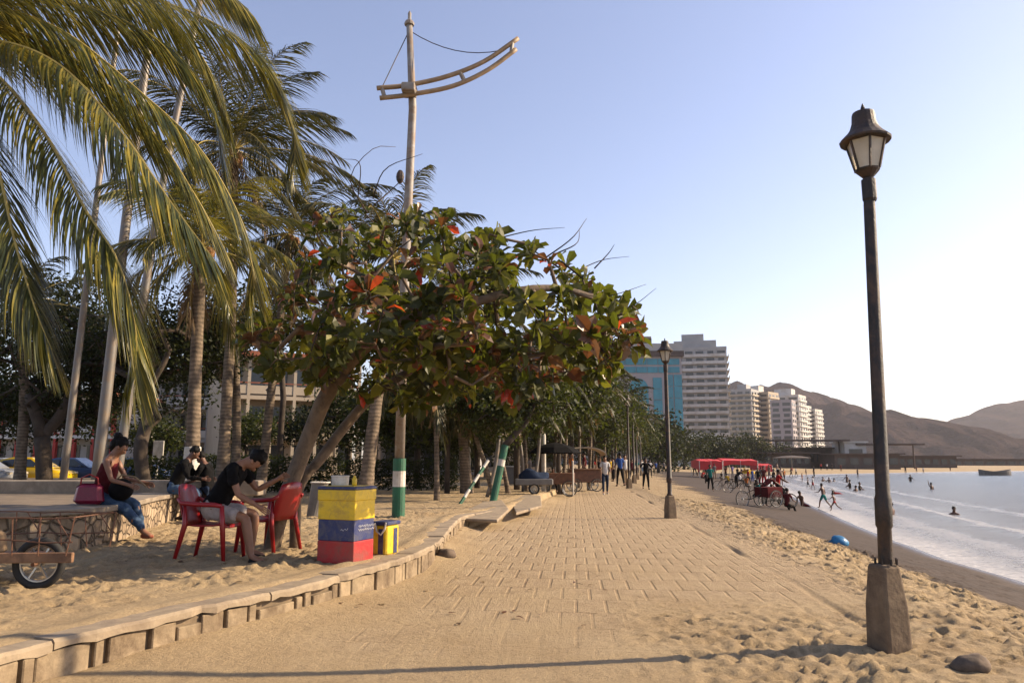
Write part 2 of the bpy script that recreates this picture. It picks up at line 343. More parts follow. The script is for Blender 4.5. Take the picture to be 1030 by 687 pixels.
def ground_mat():
    m, nt, N, L, b = new('sand_ground'); v = pos(N)
    def at(n): a = N.new('ShaderNodeAttribute'); a.attribute_name = n; return a.outputs['Fac']
    n1 = nz(N, L, .9, 6, .6, v); n2 = nz(N, L, 16, 8, .78, v); n3 = nz(N, L, 3.2, 5, .65, v, .5); nf = nz(N, L, 160, 2, .6, v)
    dry = ramp(N, L, n1.outputs['Fac'], [(.3, (.315, .225, .122)), (.7, (.395, .298, .175))])
    dry = mixc(N, L, mth(N, L, 'MULTIPLY', ramp(N, L, n2.outputs['Fac'], [(.45, (0, 0, 0)), (.75, (1, 1, 1))]), .35), dry, (.15, .098, .055))
    pave = ramp(N, L, n3.outputs['Fac'], [(.3, (.30, .215, .125)), (.7, (.41, .31, .19))])
    sep = N.new('ShaderNodeSeparateXYZ'); L.new(v, sep.inputs[0])
    s = mth(N, L, 'SUBTRACT', sep.outputs['X'], mth(N, L, 'MULTIPLY', sep.outputs['Y'], .083))
    tt = mth(N, L, 'ADD', sep.outputs['Y'], mth(N, L, 'MULTIPLY', sep.outputs['X'], .083))
    cb = N.new('ShaderNodeCombineXYZ'); L.new(s, cb.inputs[0]); L.new(tt, cb.inputs[1])
    br = N.new('ShaderNodeTexBrick'); L.new(cb.outputs[0], br.inputs['Vector']); br.offset = .5
    br.inputs['Scale'].default_value = 1.0; br.inputs['Brick Width'].default_value = .31; br.inputs['Row Height'].default_value = .7
    br.offset = 0.5; br.inputs['Mortar Size'].default_value = .022; br.inputs['Mortar Smooth'].default_value = .6
    br.inputs['Color1'].default_value = (1, 1, 1, 1); br.inputs['Color2'].default_value = (.93, .93, .93, 1); br.inputs['Mortar'].default_value = (.78, .74, .70, 1)
    bf_ = mth(N, L, 'MULTIPLY', mth(N, L, 'SUBTRACT', at('pave'), .8), 4.0, True); pave = mixc(N, L, bf_, mixc(N, L, .5, pave, (.33, .245, .155)), mixc(N, L, .75, pave, br.outputs['Color'], 'MULTIPLY'))
    # sand drifting over the paving
    dr = nz(N, L, .55, 7, .7, v, .3)
    cover = ramp(N, L, mth(N, L, 'ADD', dr.outputs['Fac'], mth(N, L, 'MULTIPLY', at('drift'), .6)), [(.36, (0, 0, 0)), (.60, (1, 1, 1))])
    pf = mth(N, L, 'MULTIPLY', at('pave'), mth(N, L, 'SUBTRACT', 1.0, cover))
    col = mixc(N, L, pf, dry, pave)
    # dark stains and litter of dry leaves
    st = nz(N, L, .8, 8, .75, v, 1.2)
    col = mixc(N, L, mth(N, L, 'MULTIPLY', ramp(N, L, st.outputs['Fac'], [(.54, (0, 0, 0)), (.70, (1, 1, 1))]), .45), col, (.11, .065, .036))
    sp = nz(N, L, 26, 4, .8, v, .8); col = mixc(N, L, mth(N, L, 'MULTIPLY', ramp(N, L, sp.outputs['Fac'], [(.60, (0, 0, 0)), (.68, (1, 1, 1))]), .55), col, (.13, .085, .05))
    wet = ramp(N, L, n1.outputs['Fac'], [(.3, (.042, .029, .021)), (.7, (.066, .046, .034))])
    w = at('wet')
    wf = ramp(N, L, mth(N, L, 'ADD', w, mth(N, L, 'MULTIPLY', mth(N, L, 'SUBTRACT', n3.outputs['Fac'], .5), 1.3)), [(.30, (0, 0, 0)), (.75, (1, 1, 1))])
    col = mixc(N, L, wf, col, wet)
    col = mixc(N, L, at('road'), col, (.07, .062, .055))
    gr = nz(N, L, 55, 4, .8, v); col = mixc(N, L, .55, col, ramp(N, L, gr.outputs['Fac'], [(.3, (.45, .42, .40)), (.48, (.95, .95, .95)), (.72, (1.3, 1.3, 1.26))]), 'MULTIPLY')
    L.new(col, b.inputs['Base Color'])
    rr = mth(N, L, 'SUBTRACT', .95, mth(N, L, 'MULTIPLY', at('soak'), .75)); L.new(rr, b.inputs['Roughness'])
    b.inputs['Specular IOR Level'].default_value = .3
    rough = mth(N, L, 'SUBTRACT', 1.0, mth(N, L, 'MULTIPLY', wf, .85))
    h = mth(N, L, 'ADD', mth(N, L, 'MULTIPLY', n2.outputs['Fac'], .9), mth(N, L, 'MULTIPLY', nf.outputs['Fac'], .12))
    far = nz(N, L, 3.5, 5, .7, v)
    h = mth(N, L, 'ADD', h, mth(N, L, 'MULTIPLY', far.outputs['Fac'], mth(N, L, 'MULTIPLY', at('lump'), 6.0)))
    h = mth(N, L, 'ADD', mth(N, L, 'MULTIPLY', h, rough), mth(N, L, 'MULTIPLY', mth(N, L, 'MULTIPLY', br.outputs['Fac'], pf), -.35))
    bump(N, L, h, b, .9, .045)
    return m
xs = axis(-1500, -7.0, 8.5, 2200, .034, 1.02); ys = axis(-60, 4.2, 12.0, 2600, .034, 1.0125)
X, Y = np.meshgrid(xs, ys)
Z, DC, DS, EX, FF = base_height(X, Y)
Yc = np.minimum(Y, 200)
prom = (DC > -.1)*(X < edge_x(Yc)+.95)
roughz = sst(EX, -.9, .3)*(1-.8*sst(FF, .30, .50))          # churned dry beach
plat = sst(-DC, .5, 1.0)
near_lump = sst(7.6-Y, -1.2, 1.0)*sst(X, .6, 2.0)*(EX < 0)
# churned area spills over the paving near the camera on the right
amp = np.clip(roughz*1.6 + .85*plat + .62*near_lump +.05*prom, 0, 1.7)
amp *= (DS < -.3)
nearfade = 1/(1+np.maximum(Y-20, 0)*.04)
Z += amp*(.030*fbm(X*2.6, Y*2.6, 3, 4)+.014*fbm(X*9, Y*9, 11, 3))*nearfade*1.0
Z += .05*roughz*fbm(X*.6, Y*.6, 5, 2)
# footprints
pr = np.random.RandomState(4)
def dimples(n, x0, x1, y0, y1, dens):
    global Z
    cx = pr.uniform(x0, x1, n); cy = pr.uniform(y0, y1, n)
    for a, b_ in zip(cx, cy):
        i0 = np.searchsorted(xs, a-.3); i1 = np.searchsorted(xs, a+.3); j0 = np.searchsorted(ys, b_-.3); j1 = np.searchsorted(ys, b_+.3)
        if i1-i0 < 3 or j1-j0 < 3: continue
        th = pr.uniform(0, math.pi); L_ = pr.uniform(.06, .125); W_ = L_*pr.uniform(.38, .6); dp = pr.uniform(.010, .034)
        xx, yy = X[j0:j1, i0:i1]-a, Y[j0:j1, i0:i1]-b_
        u = (xx*math.cos(th)+yy*math.sin(th))/L_; w = (-xx*math.sin(th)+yy*math.cos(th))/W_
        r2 = u*u+w*w
        Z[j0:j1, i0:i1] += amp[j0:j1, i0:i1]*dp*(-np.exp(-r2*1.3)*1.25+.55*np.exp(-(np.sqrt(r2)-1.35)**2*5))
dimples(3600, 1.0, 9.5, 4.2, 16, 1)
dimples(6000, -7.5, -.5, 5, 17, 1)
dimples(4200, 3.5, 11, 13, 30, 1)
dimples(2200, -2.8, 3, 4.2, 9.5, 1)
# lip of the paving edge: concrete strip a little lower than the pavers, paving grooves
sx = X-.083*Y
gro = (np.exp(-((sx/.31) % 1)**2*120)+np.exp(-((sx/.31) % 1-1)**2*120))*np.clip(.8+1.6*fbm(X*.9, Y*.35, 31, 3), 0, 1.4)
pv = (prom*(EX < -.95)).astype(float)*sst(Y, 4.4, 7.0)
Z -= pv*.005*gro*(Y < 45)*(1-.55*sst(11-Y, 0, 4))
Z -= .05*np.exp(-((X-edge_x(Yc)-.02-.05*vn(Y*1.3, X*0, 9))/.045)**2)*(Y > 7.2)*(Y < 60)*np.clip(.6+1.6*vn(Y*.7, X*0, 3), 0, 1.2)*prom
Z = np.where((DC > -.20-.12*vn(X*2.3, Y*2.3, 55))*(DC < -.14)*(Y < 28), np.minimum(Z, ZP-.03), Z); Z = np.where((DC < -.2)*(DC > -.5)*(Y < 28), Z+.028*np.exp(-((DC+.34)/.12)**2)*(1+1.4*vn(X*3, Y*3, 57)), Z)
pave = prom.astype(float)*(1-.25*(EX > -.95))
drift = np.clip(sst(8.0-Y, -3.5, 4.5)*.5+.55*sst(.9-DC, 0, .9)+.6*near_lump+.25*sst(EX, -.4, 0), 0, 1)-.25
pave = np.maximum(pave, .35*plat*0)
wet = sst(FF+.12*fbm(X*.5, Y*.5, 41, 3), .20, .46)*(EX > 0)*(Y < 120); soak = sst(DS, -1.1, -.1)
road = ((Y > 38)*(Y < 47)*(X < -9)).astype(float)
lump = np.clip(amp*sst(Y, 12, 22)*.8, 0, 1)
sheet('sand_ground', xs, ys, Z, dict(pave=pave, drift=drift, wet=wet, soak=soak, road=road, lump=lump), ground_mat())

# ================================================================== SEA
def sea_mat():
    m, nt, N, L, b = new('sea_water'); v = pos(N)
    a = N.new('ShaderNodeAttribute'); a.attribute_name = 'off'; off = a.outputs['Fac']
    mp = N.new('ShaderNodeMapping'); mp.inputs['Scale'].default_value = (.35, 1, 1); mp.inputs['Rotation'].default_value = (0, 0, R(-20)); L.new(v, mp.inputs[0])
    n1 = nz(N, L, 1.9, 7, .72, mp.outputs[0]); n2 = nz(N, L, .35, 4, .6, mp.outputs[0], .4)
    warp = mth(N, L, 'ADD', off, mth(N, L, 'MULTIPLY', mth(N, L, 'SUBTRACT', n2.outputs['Fac'], .5), 2.5))
    # thin wash of foam near the sand, broken streaks farther out
    f1 = ramp(N, L, warp, [(0.0, (1, 1, 1)), (.03, (.9, .9, .9)), (.10, (.25, .25, .25)), (.16, (.6, .6, .6)), (.20, (.1, .1, .1)), (.30, (.05, .05, .05)), (.33, (.75, .75, .75)), (.37, (.1, .1, .1)), (.55, (.0, .0, .0)), (.58, (.5, .5, .5)), (.62, (0, 0, 0))])
    f1.node.inputs[0].links[0].from_node
    dv = N.new('ShaderNodeMath'); dv.operation = 'DIVIDE'; L.new(warp, dv.inputs[0]); dv.inputs[1].default_value = 14.0
    L.new(dv.outputs[0], f1.node.inputs['Fac'])
    nn = nz(N, L, 6, 6, .75, v)
    foam = mth(N, L, 'MULTIPLY', f1, ramp(N, L, nn.outputs['Fac'], [(.35, (.25, .25, .25)), (.6, (1, 1, 1))]), True)
    L.new(mixc(N, L, foam, mixc(N, L, ramp(N, L, mth(N, L, 'MULTIPLY', off, .03), [(0, (0, 0, 0)), (1, (1, 1, 1))]), (.15, .135, .115), (.035, .065, .095)), (.56, .54, .52)), b.inputs['Base Color'])
    L.new(mth(N, L, 'ADD', mth(N, L, 'MULTIPLY', foam, .5), .16), b.inputs['Roughness'])
    b.inputs['IOR'].default_value = 1.33
    bump(N, L, mth(N, L, 'ADD', n1.outputs['Fac'], mth(N, L, 'MULTIPLY', n2.outputs['Fac'], 1.5)), b, .8, .22)
    return m
wx = axis(2, 8, 20, 2400, .25, 1.03); wy = axis(-40, 8, 30, 2500, .25, 1.03)
WX, WY = np.meshgrid(wx, wy); WD = sdist(WX, WY, SHORE)
WZ = ZW+.035*fbm(WX*.5, WY*1.2, 21, 3)*sst(WD, 1.5, 6)*(WY < 200)+.09*np.exp(-((WD-4.6-1.2*vn(WY*.15, WX*.1, 5))/.45)**2)*(.6+vn(WY*.3, WX*.3, 8))*(WY < 60)
sheet('sea_water', wx, wy, WZ+.02*(WD > -5), dict(off=np.maximum(WD, 0)), sea_mat())

# ================================================================== HILLS
def hill_mat():
    m, nt, N, L, b = new('dry_hillside'); v = pos(N)
    n = nz(N, L, .02, 10, .68, v, .3); n2 = nz(N, L, .12, 8, .7, v)
    c = ramp(N, L, mth(N, L, 'ADD', mth(N, L, 'MULTIPLY', n.outputs['Fac'], .6), mth(N, L, 'MULTIPLY', n2.outputs['Fac'], .4)), [(.35, (.028, .020, .020)), (.5, (.046, .032, .030)), (.68, (.080, .056, .050))])
    L.new(c, b.inputs['Base Color']); b.inputs['Roughness'].default_value = 1; b.inputs['Specular IOR Level'].default_value = 0
    bump(N, L, n2.outputs['Fac'], b, 1, 6); return m
HM = hill_mat()
def ridge(name, sil, D, depth, seed):
    """range of hills whose crest follows sil; built as a full ridge with front and back slopes and spurs"""
    c = [P(x, y, D) for x, y in sil]; n = 220; mrow = 46
    cx = np.array([p.x for p in c]); cz = np.array([p.z for p in c])
    u = np.linspace(cx[0], cx[-1], n); hz_ = np.interp(u, cx, cz); hz_ = hz_+fbm(u/22, u*0, seed, 5)*8
    t = np.linspace(-1, 1.0, mrow); ysr = D+t*depth
    XX, TT = np.meshgrid(u, t)
    prof = 1-np.abs(TT)**1.15
    HH = np.interp(XX, u, hz_)
    sp = fbm(XX/70+TT*.7, TT*2.2, seed+3, 5)
    ZZ = HH*prof+sp*HH*.95*np.clip(1-prof, 0, 1)*np.clip(prof*3, 0, 1)
    ZZ = np.where(prof <= 0.001, -6, ZZ)-2*(prof < .02)
    return sheet(name, u, ysr, ZZ, {}, HM)
ridge('hills', [(560, 462), (600, 440), (640, 412), (690, 394), (742, 384), (770, 388), (797, 386), (815, 394), (850, 409), (868, 415), (900, 428), (930, 447), (955, 462)], 1150, 330, 3)
ridge('hills', [(790, 462), (815, 440), (840, 420), (865, 414), (880, 411), (905, 416), (922, 417), (940, 427), (965, 443), (990, 462)], 900, 240, 9)
ridge('hills', [(880, 462), (905, 446), (930, 430), (950, 426), (975, 418), (1000, 407), (1030, 403), (1080, 396), (1150, 402), (1250, 420), (1400, 430), (1500, 462)], 1500, 420, 15)

# ================================================================== KERB WALL OF THE TERRACE
def along(path, step):
    out = []; 
    for a, b in zip(path[:-1], path[1:]):
        L_ = (b-a).length; k = max(1, int(L_/step))
        for i in range(k): out.append(a.lerp(b, i/k))
    out.append(path[-1]); return out
def offs(path, d):
    out = []
    for i, p in enumerate(path):
        a = path[max(i-1, 0)]; b = path[min(i+1, len(path)-1)]; t = (b-a).normalized(); out.append(p+V(t.y, -t.x, 0)*d)
    return out
kw = empty('terrace_kerb', (CURB[3].x, CURB[3].y, 0), 'long low concrete kerb wall with cracked cap edging the raised sand terrace', 'wall')
KO = kw.location
cp = crom([p for p in CURB[1:14]], 260)
# resample
def resample(pts, st):
    out = [pts[0]]; acc = 0
    for a, b in zip(pts[:-1], pts[1:]):
        d = (b-a).length; 
        while acc+d >= st:
            t = (st-acc)/d; a = a.lerp(b, t); out.append(a); d = (b-a).length; acc = 0
        acc += d
    return out
cp = resample(cp, .12)
for _ in range(14): cp = [cp[0]]+[(cp[i-1]+cp[i]*2+cp[i+1])/4 for i in range(1, len(cp)-1)]+[cp[-1]]
# cap in separate slabs
r2 = random.Random(11); i = 0; cuts = []
while i < len(cp)-6:
    k = i+r2.choice([9, 11, 13, 15, 17]); k = min(k, len(cp)-1); seg = cp[i:k+1]
    if len(seg) < 3: break
    mb = MB(); dz = r2.uniform(-.006, .006); rings = []
    inn = offs(seg, -.36+r2.uniform(-.03, .03)); outr = offs(seg, .012+r2.uniform(-.006, .006))
    for j, (a, b) in enumerate(zip(inn, outr)):
        if j == 0: a, b = a.lerp(inn[1], .08), b.lerp(outr[1], .08)
        if j == len(seg)-1: a, b = a.lerp(inn[-2], .08), b.lerp(outr[-2], .08)
        w = r2.uniform(-.012, .006)-(.03 if r2.random() < .05 else 0); b = b+(b-a).normalized()*w; zt = ZP+dz+.012+r2.uniform(-.004, .004); bt = r2.uniform(.055, .08)
        c = b+(a-b)*.05
        rings.append([V(a.x, a.y, zt-bt), V(b.x, b.y, zt-bt), V(b.x, b.y, zt-.022), V(c.x, c.y, zt), V(a.x, a.y, zt-.004)])
    mb.loft(rings); o = mb.build('cap_slab', M['slab'], kw, off=KO); cuts.append(k); i = k
# wall face: stones of uneven width with dark gaps
fb = MB(); fc = offs(cp, -.06)
fb.loft([[V(p.x-.0, p.y, -.05), V(p.x, p.y, ZP-.058), V(q.x, q.y, ZP-.058), V(q.x, q.y, -.05)] for p, q in zip(fc, offs(cp, -.3))])
fb.build('backing_wall', M['joint'], kw, off=KO)
sb = MB(); i = 0
fo = offs(cp, -.005); fi = offs(cp, -.065)
while i < len(cp)-3:
    w = r2.choice([1, 1, 2, 2, 3, 4]); k = min(i+w, len(cp)-1); e0 = r2.uniform(.05, .2); e1 = r2.uniform(.05, .22); top = ZP-.062-(r2.random() < .25)*r2.uniform(.02, .06)
    a0, a1 = fo[i].lerp(fo[i+1], e0), fo[k].lerp(fo[k-1], e1); b0, b1 = fi[i].lerp(fi[i+1], e0), fi[k].lerp(fi[k-1], e1)
    jt = r2.uniform(-.018, .006); nrm = (a0-b0).normalized()*jt
    rings = [[b0+V(0, 0, -.04), a0+nrm+V(0, 0, -.04), a0+nrm+V(0, 0, top), b0+V(0, 0, top)]]
    if k-i > 1:
        mid = (i+k)//2; rings.append([fi[mid]+V(0, 0, -.04), fo[mid]+nrm*.6+V(0, 0, -.04), fo[mid]+nrm*.6+V(0, 0, top), fi[mid]+V(0, 0, top)])
    rings.append([b1+V(0, 0, -.04), a1+nrm+V(0, 0, -.04), a1+nrm+V(0, 0, top), b1+V(0, 0, top)])
    if r2.random() > .05: sb.loft(rings)
    i = k
bevel(sb.build('kerb_stones', M['kerbstone'], kw, off=KO), .008, 1)
# loose broken slabs past the bend
def slab(pxs, z, th, label):
    pts = [G(x, y, z) for x, y in pxs]; c = sum(pts, V(0, 0, 0))/len(pts)
    mb = MB(); mb.poly_prism([(p.x-c.x, p.y-c.y) for p in pts], -th, 0.0); o = mb.build('broken_slab', M['slab']); o.location = (c.x, c.y, z); o.rotation_euler = (R(1.2), R(-1), 0)
    bevel(o, .02, 2); tag(o, label, 'slab', 'loose concrete slabs at the terrace edge')
slab([(452, 518), (500, 520), (512, 512), (505, 505), (486, 506), (470, 512)], .33, .07, 'broken concrete slab tilted at the terrace corner, nearest the striped post')
slab([(519, 512), (545, 507), (544, 500), (528, 499), (514, 504)], .33, .07, 'small cracked concrete slab lying beyond the gap in the kerb')

# ================================================================== CAMERA, SKY, SUN
cam = bpy.data.objects.new('camera', bpy.data.cameras.new('camera')); COL.objects.link(cam); sc.camera = cam
cam.location = (0, 0, CAMZ); cam.rotation_euler = (math.pi/2+PITCH, 0, 0); cam.data.lens = 36*FOC/1030; cam.data.sensor_width = 36; cam.data.clip_end = 9000; cam.data.clip_start = .05
SUN_EL, SUN_AZ = R(SUN_EL_DEG), math.atan2(.98, .165)
w = bpy.data.worlds.new('World'); sc.world = w; w.use_nodes = True; N, L = w.node_tree.nodes, w.node_tree.links
sky = N.new('ShaderNodeTexSky'); sky.sky_type = 'NISHITA'; sky.sun_disc = False; sky.sun_elevation = SUN_EL; sky.sun_rotation = SUN_AZ
sky.air_density = 1.0; sky.dust_density = SKY_D; sky.ozone_density = SKY_O; sky.altitude = 0
bg = N['Background']; bg.inputs['Strength'].default_value = SKY_S
hs = N.new('ShaderNodeHueSaturation'); hs.inputs['Saturation'].default_value = SKY_SAT; L.new(sky.outputs[0], hs.inputs['Color']); L.new(mixc(N, L, 1.0, hs.outputs[0], SKY_TINT, 'MULTIPLY'), bg.inputs['Color'])
sl = bpy.data.lights.new('sun', 'SUN'); sl.energy = SUN_E; sl.angle = R(.55); sl.color = (1.0, .80, .555)
so = bpy.data.objects.new('sun', sl); COL.objects.link(so)
sd = V(math.cos(SUN_EL)*math.sin(SUN_AZ), math.cos(SUN_EL)*math.cos(SUN_AZ), math.sin(SUN_EL))
so.rotation_euler = sd.to_track_quat('Z', 'Y').to_euler(); so.location = (30, 5, 25)
sc.view_settings.view_transform = 'Standard'; sc.view_settings.look = 'None'; sc.view_settings.exposure = EXPOSURE; sc.view_settings.gamma = 1
sc.cycles.max_bounces = 6; sc.cycles.transparent_max_bounces = 6
# ================================================================== STREET LAMPS
def lamp(name, base, H, label, cat='street lamp', group=None, footh=.62, footw=.2, rust=False, lean=(0, 0), rz=.3, simple=False):
    t = empty(name, base, label, cat, group)
    fm, pm = M['footing'], M['rusty'] if rust else M['black']
    mb = MB(); fw = footw
    if footh > 0:
        pts = [(fw*1.15, -.12), (fw*1.12, .0), (fw*1.05, footh*.5), (fw*.82, footh-.03), (fw*.76, footh)]
        mb.lathe([(r*1.12, z) for r, z in pts], n=4, ph=math.pi/4+rz); o = mb.build('footing', fm, t); bevel(o, .03, 3)
    tx, ty = lean; zt = H-.62
    def ax(z): return V(tx*z/H, ty*z/H, z)
    mb = MB(); k = 12
    prof = [(footh-.02, .075), (footh+.02, .078), (footh+.05, .058), (footh+.32, .056), (footh+.33, .075), (footh+.44, .078), (footh+.46, .064)]
    if rust: prof = [(footh-.02, .058), (footh+.28, .055), (footh+.30, .066), (footh+.52, .067), (footh+.55, .057)]
    prof += [(zt-.25, .048), (zt-.2, .046)]
    mb.tube([ax(z) for z, r in prof], [r for z, r in prof], n=14)
    if rust:
        for a in range(8): mb.box(ax(footh+.02)+V(.085*math.cos(a*.785), .085*math.sin(a*.785), 0), (.012, .012, .05))
    mb.build('post', pm, t, smooth=True).modifiers.new('e', 'EDGE_SPLIT').split_angle = R(35)
    # lantern: hexagonal glazed body under a flared cap
    c = ax(zt); n = 6; s = H/4.55
    def hexa(r, z, ph=0): return [c+V(r*s*math.cos(ph+rz+2*math.pi*i/n), r*s*math.sin(ph+rz+2*math.pi*i/n), z*s) for i in range(n)]
    ln = MB()
    ln.lathe([(.052, -.22), (.06, -.2), (.06, -.02), (.04, -.01), (.045, 0.0), (.10, .06), (.105, .075)], c=c, n=12)
    for a, b in zip(hexa(.100, .07), hexa(.165, .34)): ln.tube([a, b], .012*s, n=5)
    h1 = hexa(.165, .34)
    for i in range(n): ln.tube([h1[i], h1[(i+1) % n]], .013*s, n=5)
    ln.build('lantern_frame', pm, t)
    gl = MB(); gl.loft([hexa(.097, .075), hexa(.160, .335)]); gl.build('glazing', M['frost'], t)
    cp_ = MB(); cp_.lathe([(q*s, z*s) for q, z in ((.17, .325), (.208, .328), (.214, .345), (.188, .372), (.150, .41), (.120, .455), (.102, .51), (.096, .585), (.090, .605), (.05, .612))], c=c, n=18)
    cp_.build('cap', pm, t)
    fi = MB(); fi.lathe([(.03, .60), (.028, .615), (.014, .64), (.02, .655), (.004, .70)], c=c, n=8); fi.build('finial', pm, t)
    return t
L1 = GT(895, 652); topz = P(868, 113, L1.y)
lamp('street_lamp', L1, topz.z-L1.z, 'large rusty black street lamp on a tapered concrete foot, nearest on the sand at right', rust=True, lean=(topz.x-L1.x+.02, 0), footh=.66, footw=.142, group='lamps along the promenade')
L2 = GT(674.5, 521)
lamp('street_lamp', L2, P(674, 343, L2.y).z-L2.z, 'black street lamp standing mid promenade, second nearest, before the tower blocks', footh=.58, footw=.145, group='lamps along the promenade')
for (x, y, yt, lb) in ((633, 491, 398, 'black lamp at the right edge of the palms, closest of the distant row'), (638, 486, 408, 'distant black lamp, second in the row behind the strolling people'),
                       (641, 482, 417, 'distant black lamp, third in the row behind the strolling people'), (645, 478.5, 426, 'distant black lamp, fourth in the row behind the strolling people')):
    b = GT(x, y); lamp('street_lamp', b, P(x, yt, b.y).z-b.z, lb, footh=.5, footw=.15, group='lamps along the promenade')
b = P(268, 463, 40); b.z = ZP
lamp('street_lamp', b, P(270.5, 388, 40).z-ZP, 'black lantern post beyond the hedge in front of the cream building', footh=.3, footw=.12)

# ================================================================== SHIP MAST
mb_ = G(400.5, 520, ZP); MT = P(412, 15, mb_.y)
t = empty('ship_mast', mb_, 'tall white mast with a curved double yard, green and white painted foot', 'mast')
MB().tube([V(0, 0, 1.1), V(.02, 0, 5), V(.11, 0, 9), MT-mb_-V(0, 0, .25)], [.105, .10, .09, .07], n=16).build('pole', M['mast'], t, smooth=True)
MB().lathe([(.11, 0), (.12, .04), (.09, .1), (.04, .14), (.04, .3), (.01, .36)], c=MT-mb_-V(0, 0, .27), n=10).build('mast_head', M['mast'], t)
for z0, z1, m in ((-.05, .62, 'green'), (.62, .94, 'white'), (.94, 1.2, 'green')):
    MB().lathe([(.135, z0), (.135, z1)], n=16).build('painted_band', M[m], t, smooth=False)
yb = mb_.y-.2
def yard(pxs, r): return [P(x, y, yb+(x-410)*.004)-mb_ for x, y in pxs]
up = crom(yard([(379, 89), (410, 86), (450, 77), (487, 62), (521, 39)], 0), 24); lo = crom(yard([(382, 99), (412, 95.5), (455, 87), (490, 71), (519, 50)], 0), 24)
MB().tube(up, .055, 8).build('yard', M['yard'], t, smooth=True); MB().tube(lo, .055, 8).build('yard', M['yard'], t, smooth=True)
for i in (1, 7, 14, 23): MB().tube([up[i], lo[i]], .05, 6).build('spacer', M['mast'], t)
a = MB(); a.box((P(411.5, 91, yb)-mb_), (.30, .42, .20)); bevel(a.build('bracket', M['mast'], t), .03)
top = MT-mb_-V(0, 0, .4)
a = MB(); a.tube([top, up[1]], .011, 5); a.tube([top.lerp(up[21], k/8)+V(0, 0, -.5*4*(k/8)*(1-k/8)*.5) for k in range(9)], .011, 5); a.build('stay_wire', M['black'], t)
a = MB(); a.ball(P(402.5, 178, yb)-mb_, (.09, .09, .16), 8, 6); a.build('flood_lamp', M['black'], t)

# three leaning flagpoles
for pts, Yp, r, lb in (([(62, 490), (99, 187), (122, 4)], 17.5, .085, 'grey leaning flagpole rising behind the stone bench, leftmost of three'),
                   ([(96, 490), (128, 213), (158, -20)], 17.0, .13, 'thick grey leaning flagpole, middle of three behind the seated woman'),
                   ([(114, 490), (139, 340), (160, 205), (203, -8)], 16.5, .105, 'grey flagpole leaning most, right of three behind the bench')):
    q = [P(x, y, Yp) for x, y in pts]; q[0].z = ZP; t = empty('flagpole', q[0], lb, 'flagpole', 'leaning flagpoles')
    cc = crom([p-q[0] for p in q], 10); MB().tube(cc, [r*(1-.35*i/10) for i in range(11)], 14).build('pole', M['pole'], t, smooth=True)
    MB().tube([cc[-1], cc[-1]+(cc[-1]-cc[-2]).normalized()*.12], [r*.9, r*.3], 10).build('pole_cap', M['pole'], t)
    MB().lathe([(r*1.6, -.05), (r*1.6, .05), (r*1.1, .08)], n=12).build('base_collar', M['pole'], t)

# ================================================================== COOLERS
TH = R(22); W, D_ = .50, .42; C0 = G(355, 568, ZP)
t = empty('cooler_stack', V(C0.x-(W/2*math.cos(TH)-D_/2*math.sin(TH)), C0.y+(W/2*math.sin(TH)+D_/2*math.cos(TH)), ZP), 'tall foam cooler painted in yellow, blue and red bands, standing on the kerb', 'cooler', rz=-TH)
def cb(name, z0, z1, m, w, d, b=.007, tp=1.0):
    z0 *= .9; z1 *= .9
    a = MB(); a.bbox((0, 0, (z0+z1)/2), (w, d, z1-z0), b=b, taper=tp); o = a.build(name, M[m], t, smooth=False); bevel(o, .003, 2); return o
cb('red_base', 0, .28, 'p_red', W, D_); cb('blue_band', .279, .547, 'p_blue', W-.002, D_-.002)
cb('yellow_body', .545, .80, 'p_yellow', W+.008, D_+.008); cb('yellow_rim', .785, .925, 'p_yellow', W+.026, D_+.026); cb('lid', .92, .965, 'p_blue', W+.045, D_+.045, .014); cb('lid_panel', .955, .972, 'p_yellow', W-.10, D_-.08, .005)
sc_ = MB(); r3 = random.Random(3)
for row, (zz, amp_) in enumerate(((.415, .024), (.375, .015))):
    pts = [V((W-.004)/2+.002, -.12+.33*k/30, zz+amp_*math.sin(k*1.9+row)*r3.uniform(.2, 1)) for k in range(31)]
    sc_.tube(pts, .004, 4)
sc_.build('brushed_writing', M['scribble'], t); sc_ = MB()
pts = [V(.07+.012*k, -(D_-.004)/2-.003, .375+.012*math.sin(k*1.7)+.002*k) for k in range(9)]; sc_.tube(pts, .003, 4)
sc_.build('brushed_writing', M['scribble'], t)
ct = t.location
def on(px, py): return None
o = MB().lathe([(.075, 0), (.10, .0), (.105, .095), (.11, .10), (.11, .112), (.10, .115), (.02, .112)], n=20).build('food_tub', M['white'], smooth=False)
o.location = (ct.x-.10, ct.y+.04, ZP+.876); tag(o, 'round pale plastic tub on the cooler lid', 'tub')
t2 = empty('squeeze_bottle', (ct.x+.09, ct.y-.05, ZP+.876), 'small yellow squeeze bottle on the cooler lid beside the tub', 'bottle')
MB().lathe([(.026, 0), (.03, .01), (.03, .075), (.02, .09)], n=12).build('bottle_body', M['p_yellow'], t2, smooth=True); MB().lathe([(.019, .089), (.018, .10), (.012, .115)], n=10).build('nozzle', M['p_yellow'], t2)
s0 = G(385, 560, ZP)
t = empty('small_cooler', (s0.x+.0, s0.y+.19, ZP), 'small yellow and blue striped cooler with white straps beside the tall one', 'cooler', rz=-TH)
a = MB(); a.bbox((0, 0, .19), (.21, .30, .36), b=.02); bevel(a.build('box_body', M['p_yellow'], t), .005); a = MB(); a.bbox((0, 0, .395), (.235, .325, .045), b=.01); a.build('lid', M['p_blue'], t)
a = MB(); a.box((0.02, -.152, .18), (.07, .006, .30)); a.build('blue_stripe', M['p_blue'], t); a = MB(); a.box((.108, .05, .18), (.006, .08, .30)); a.build('blue_stripe', M['p_blue'], t)
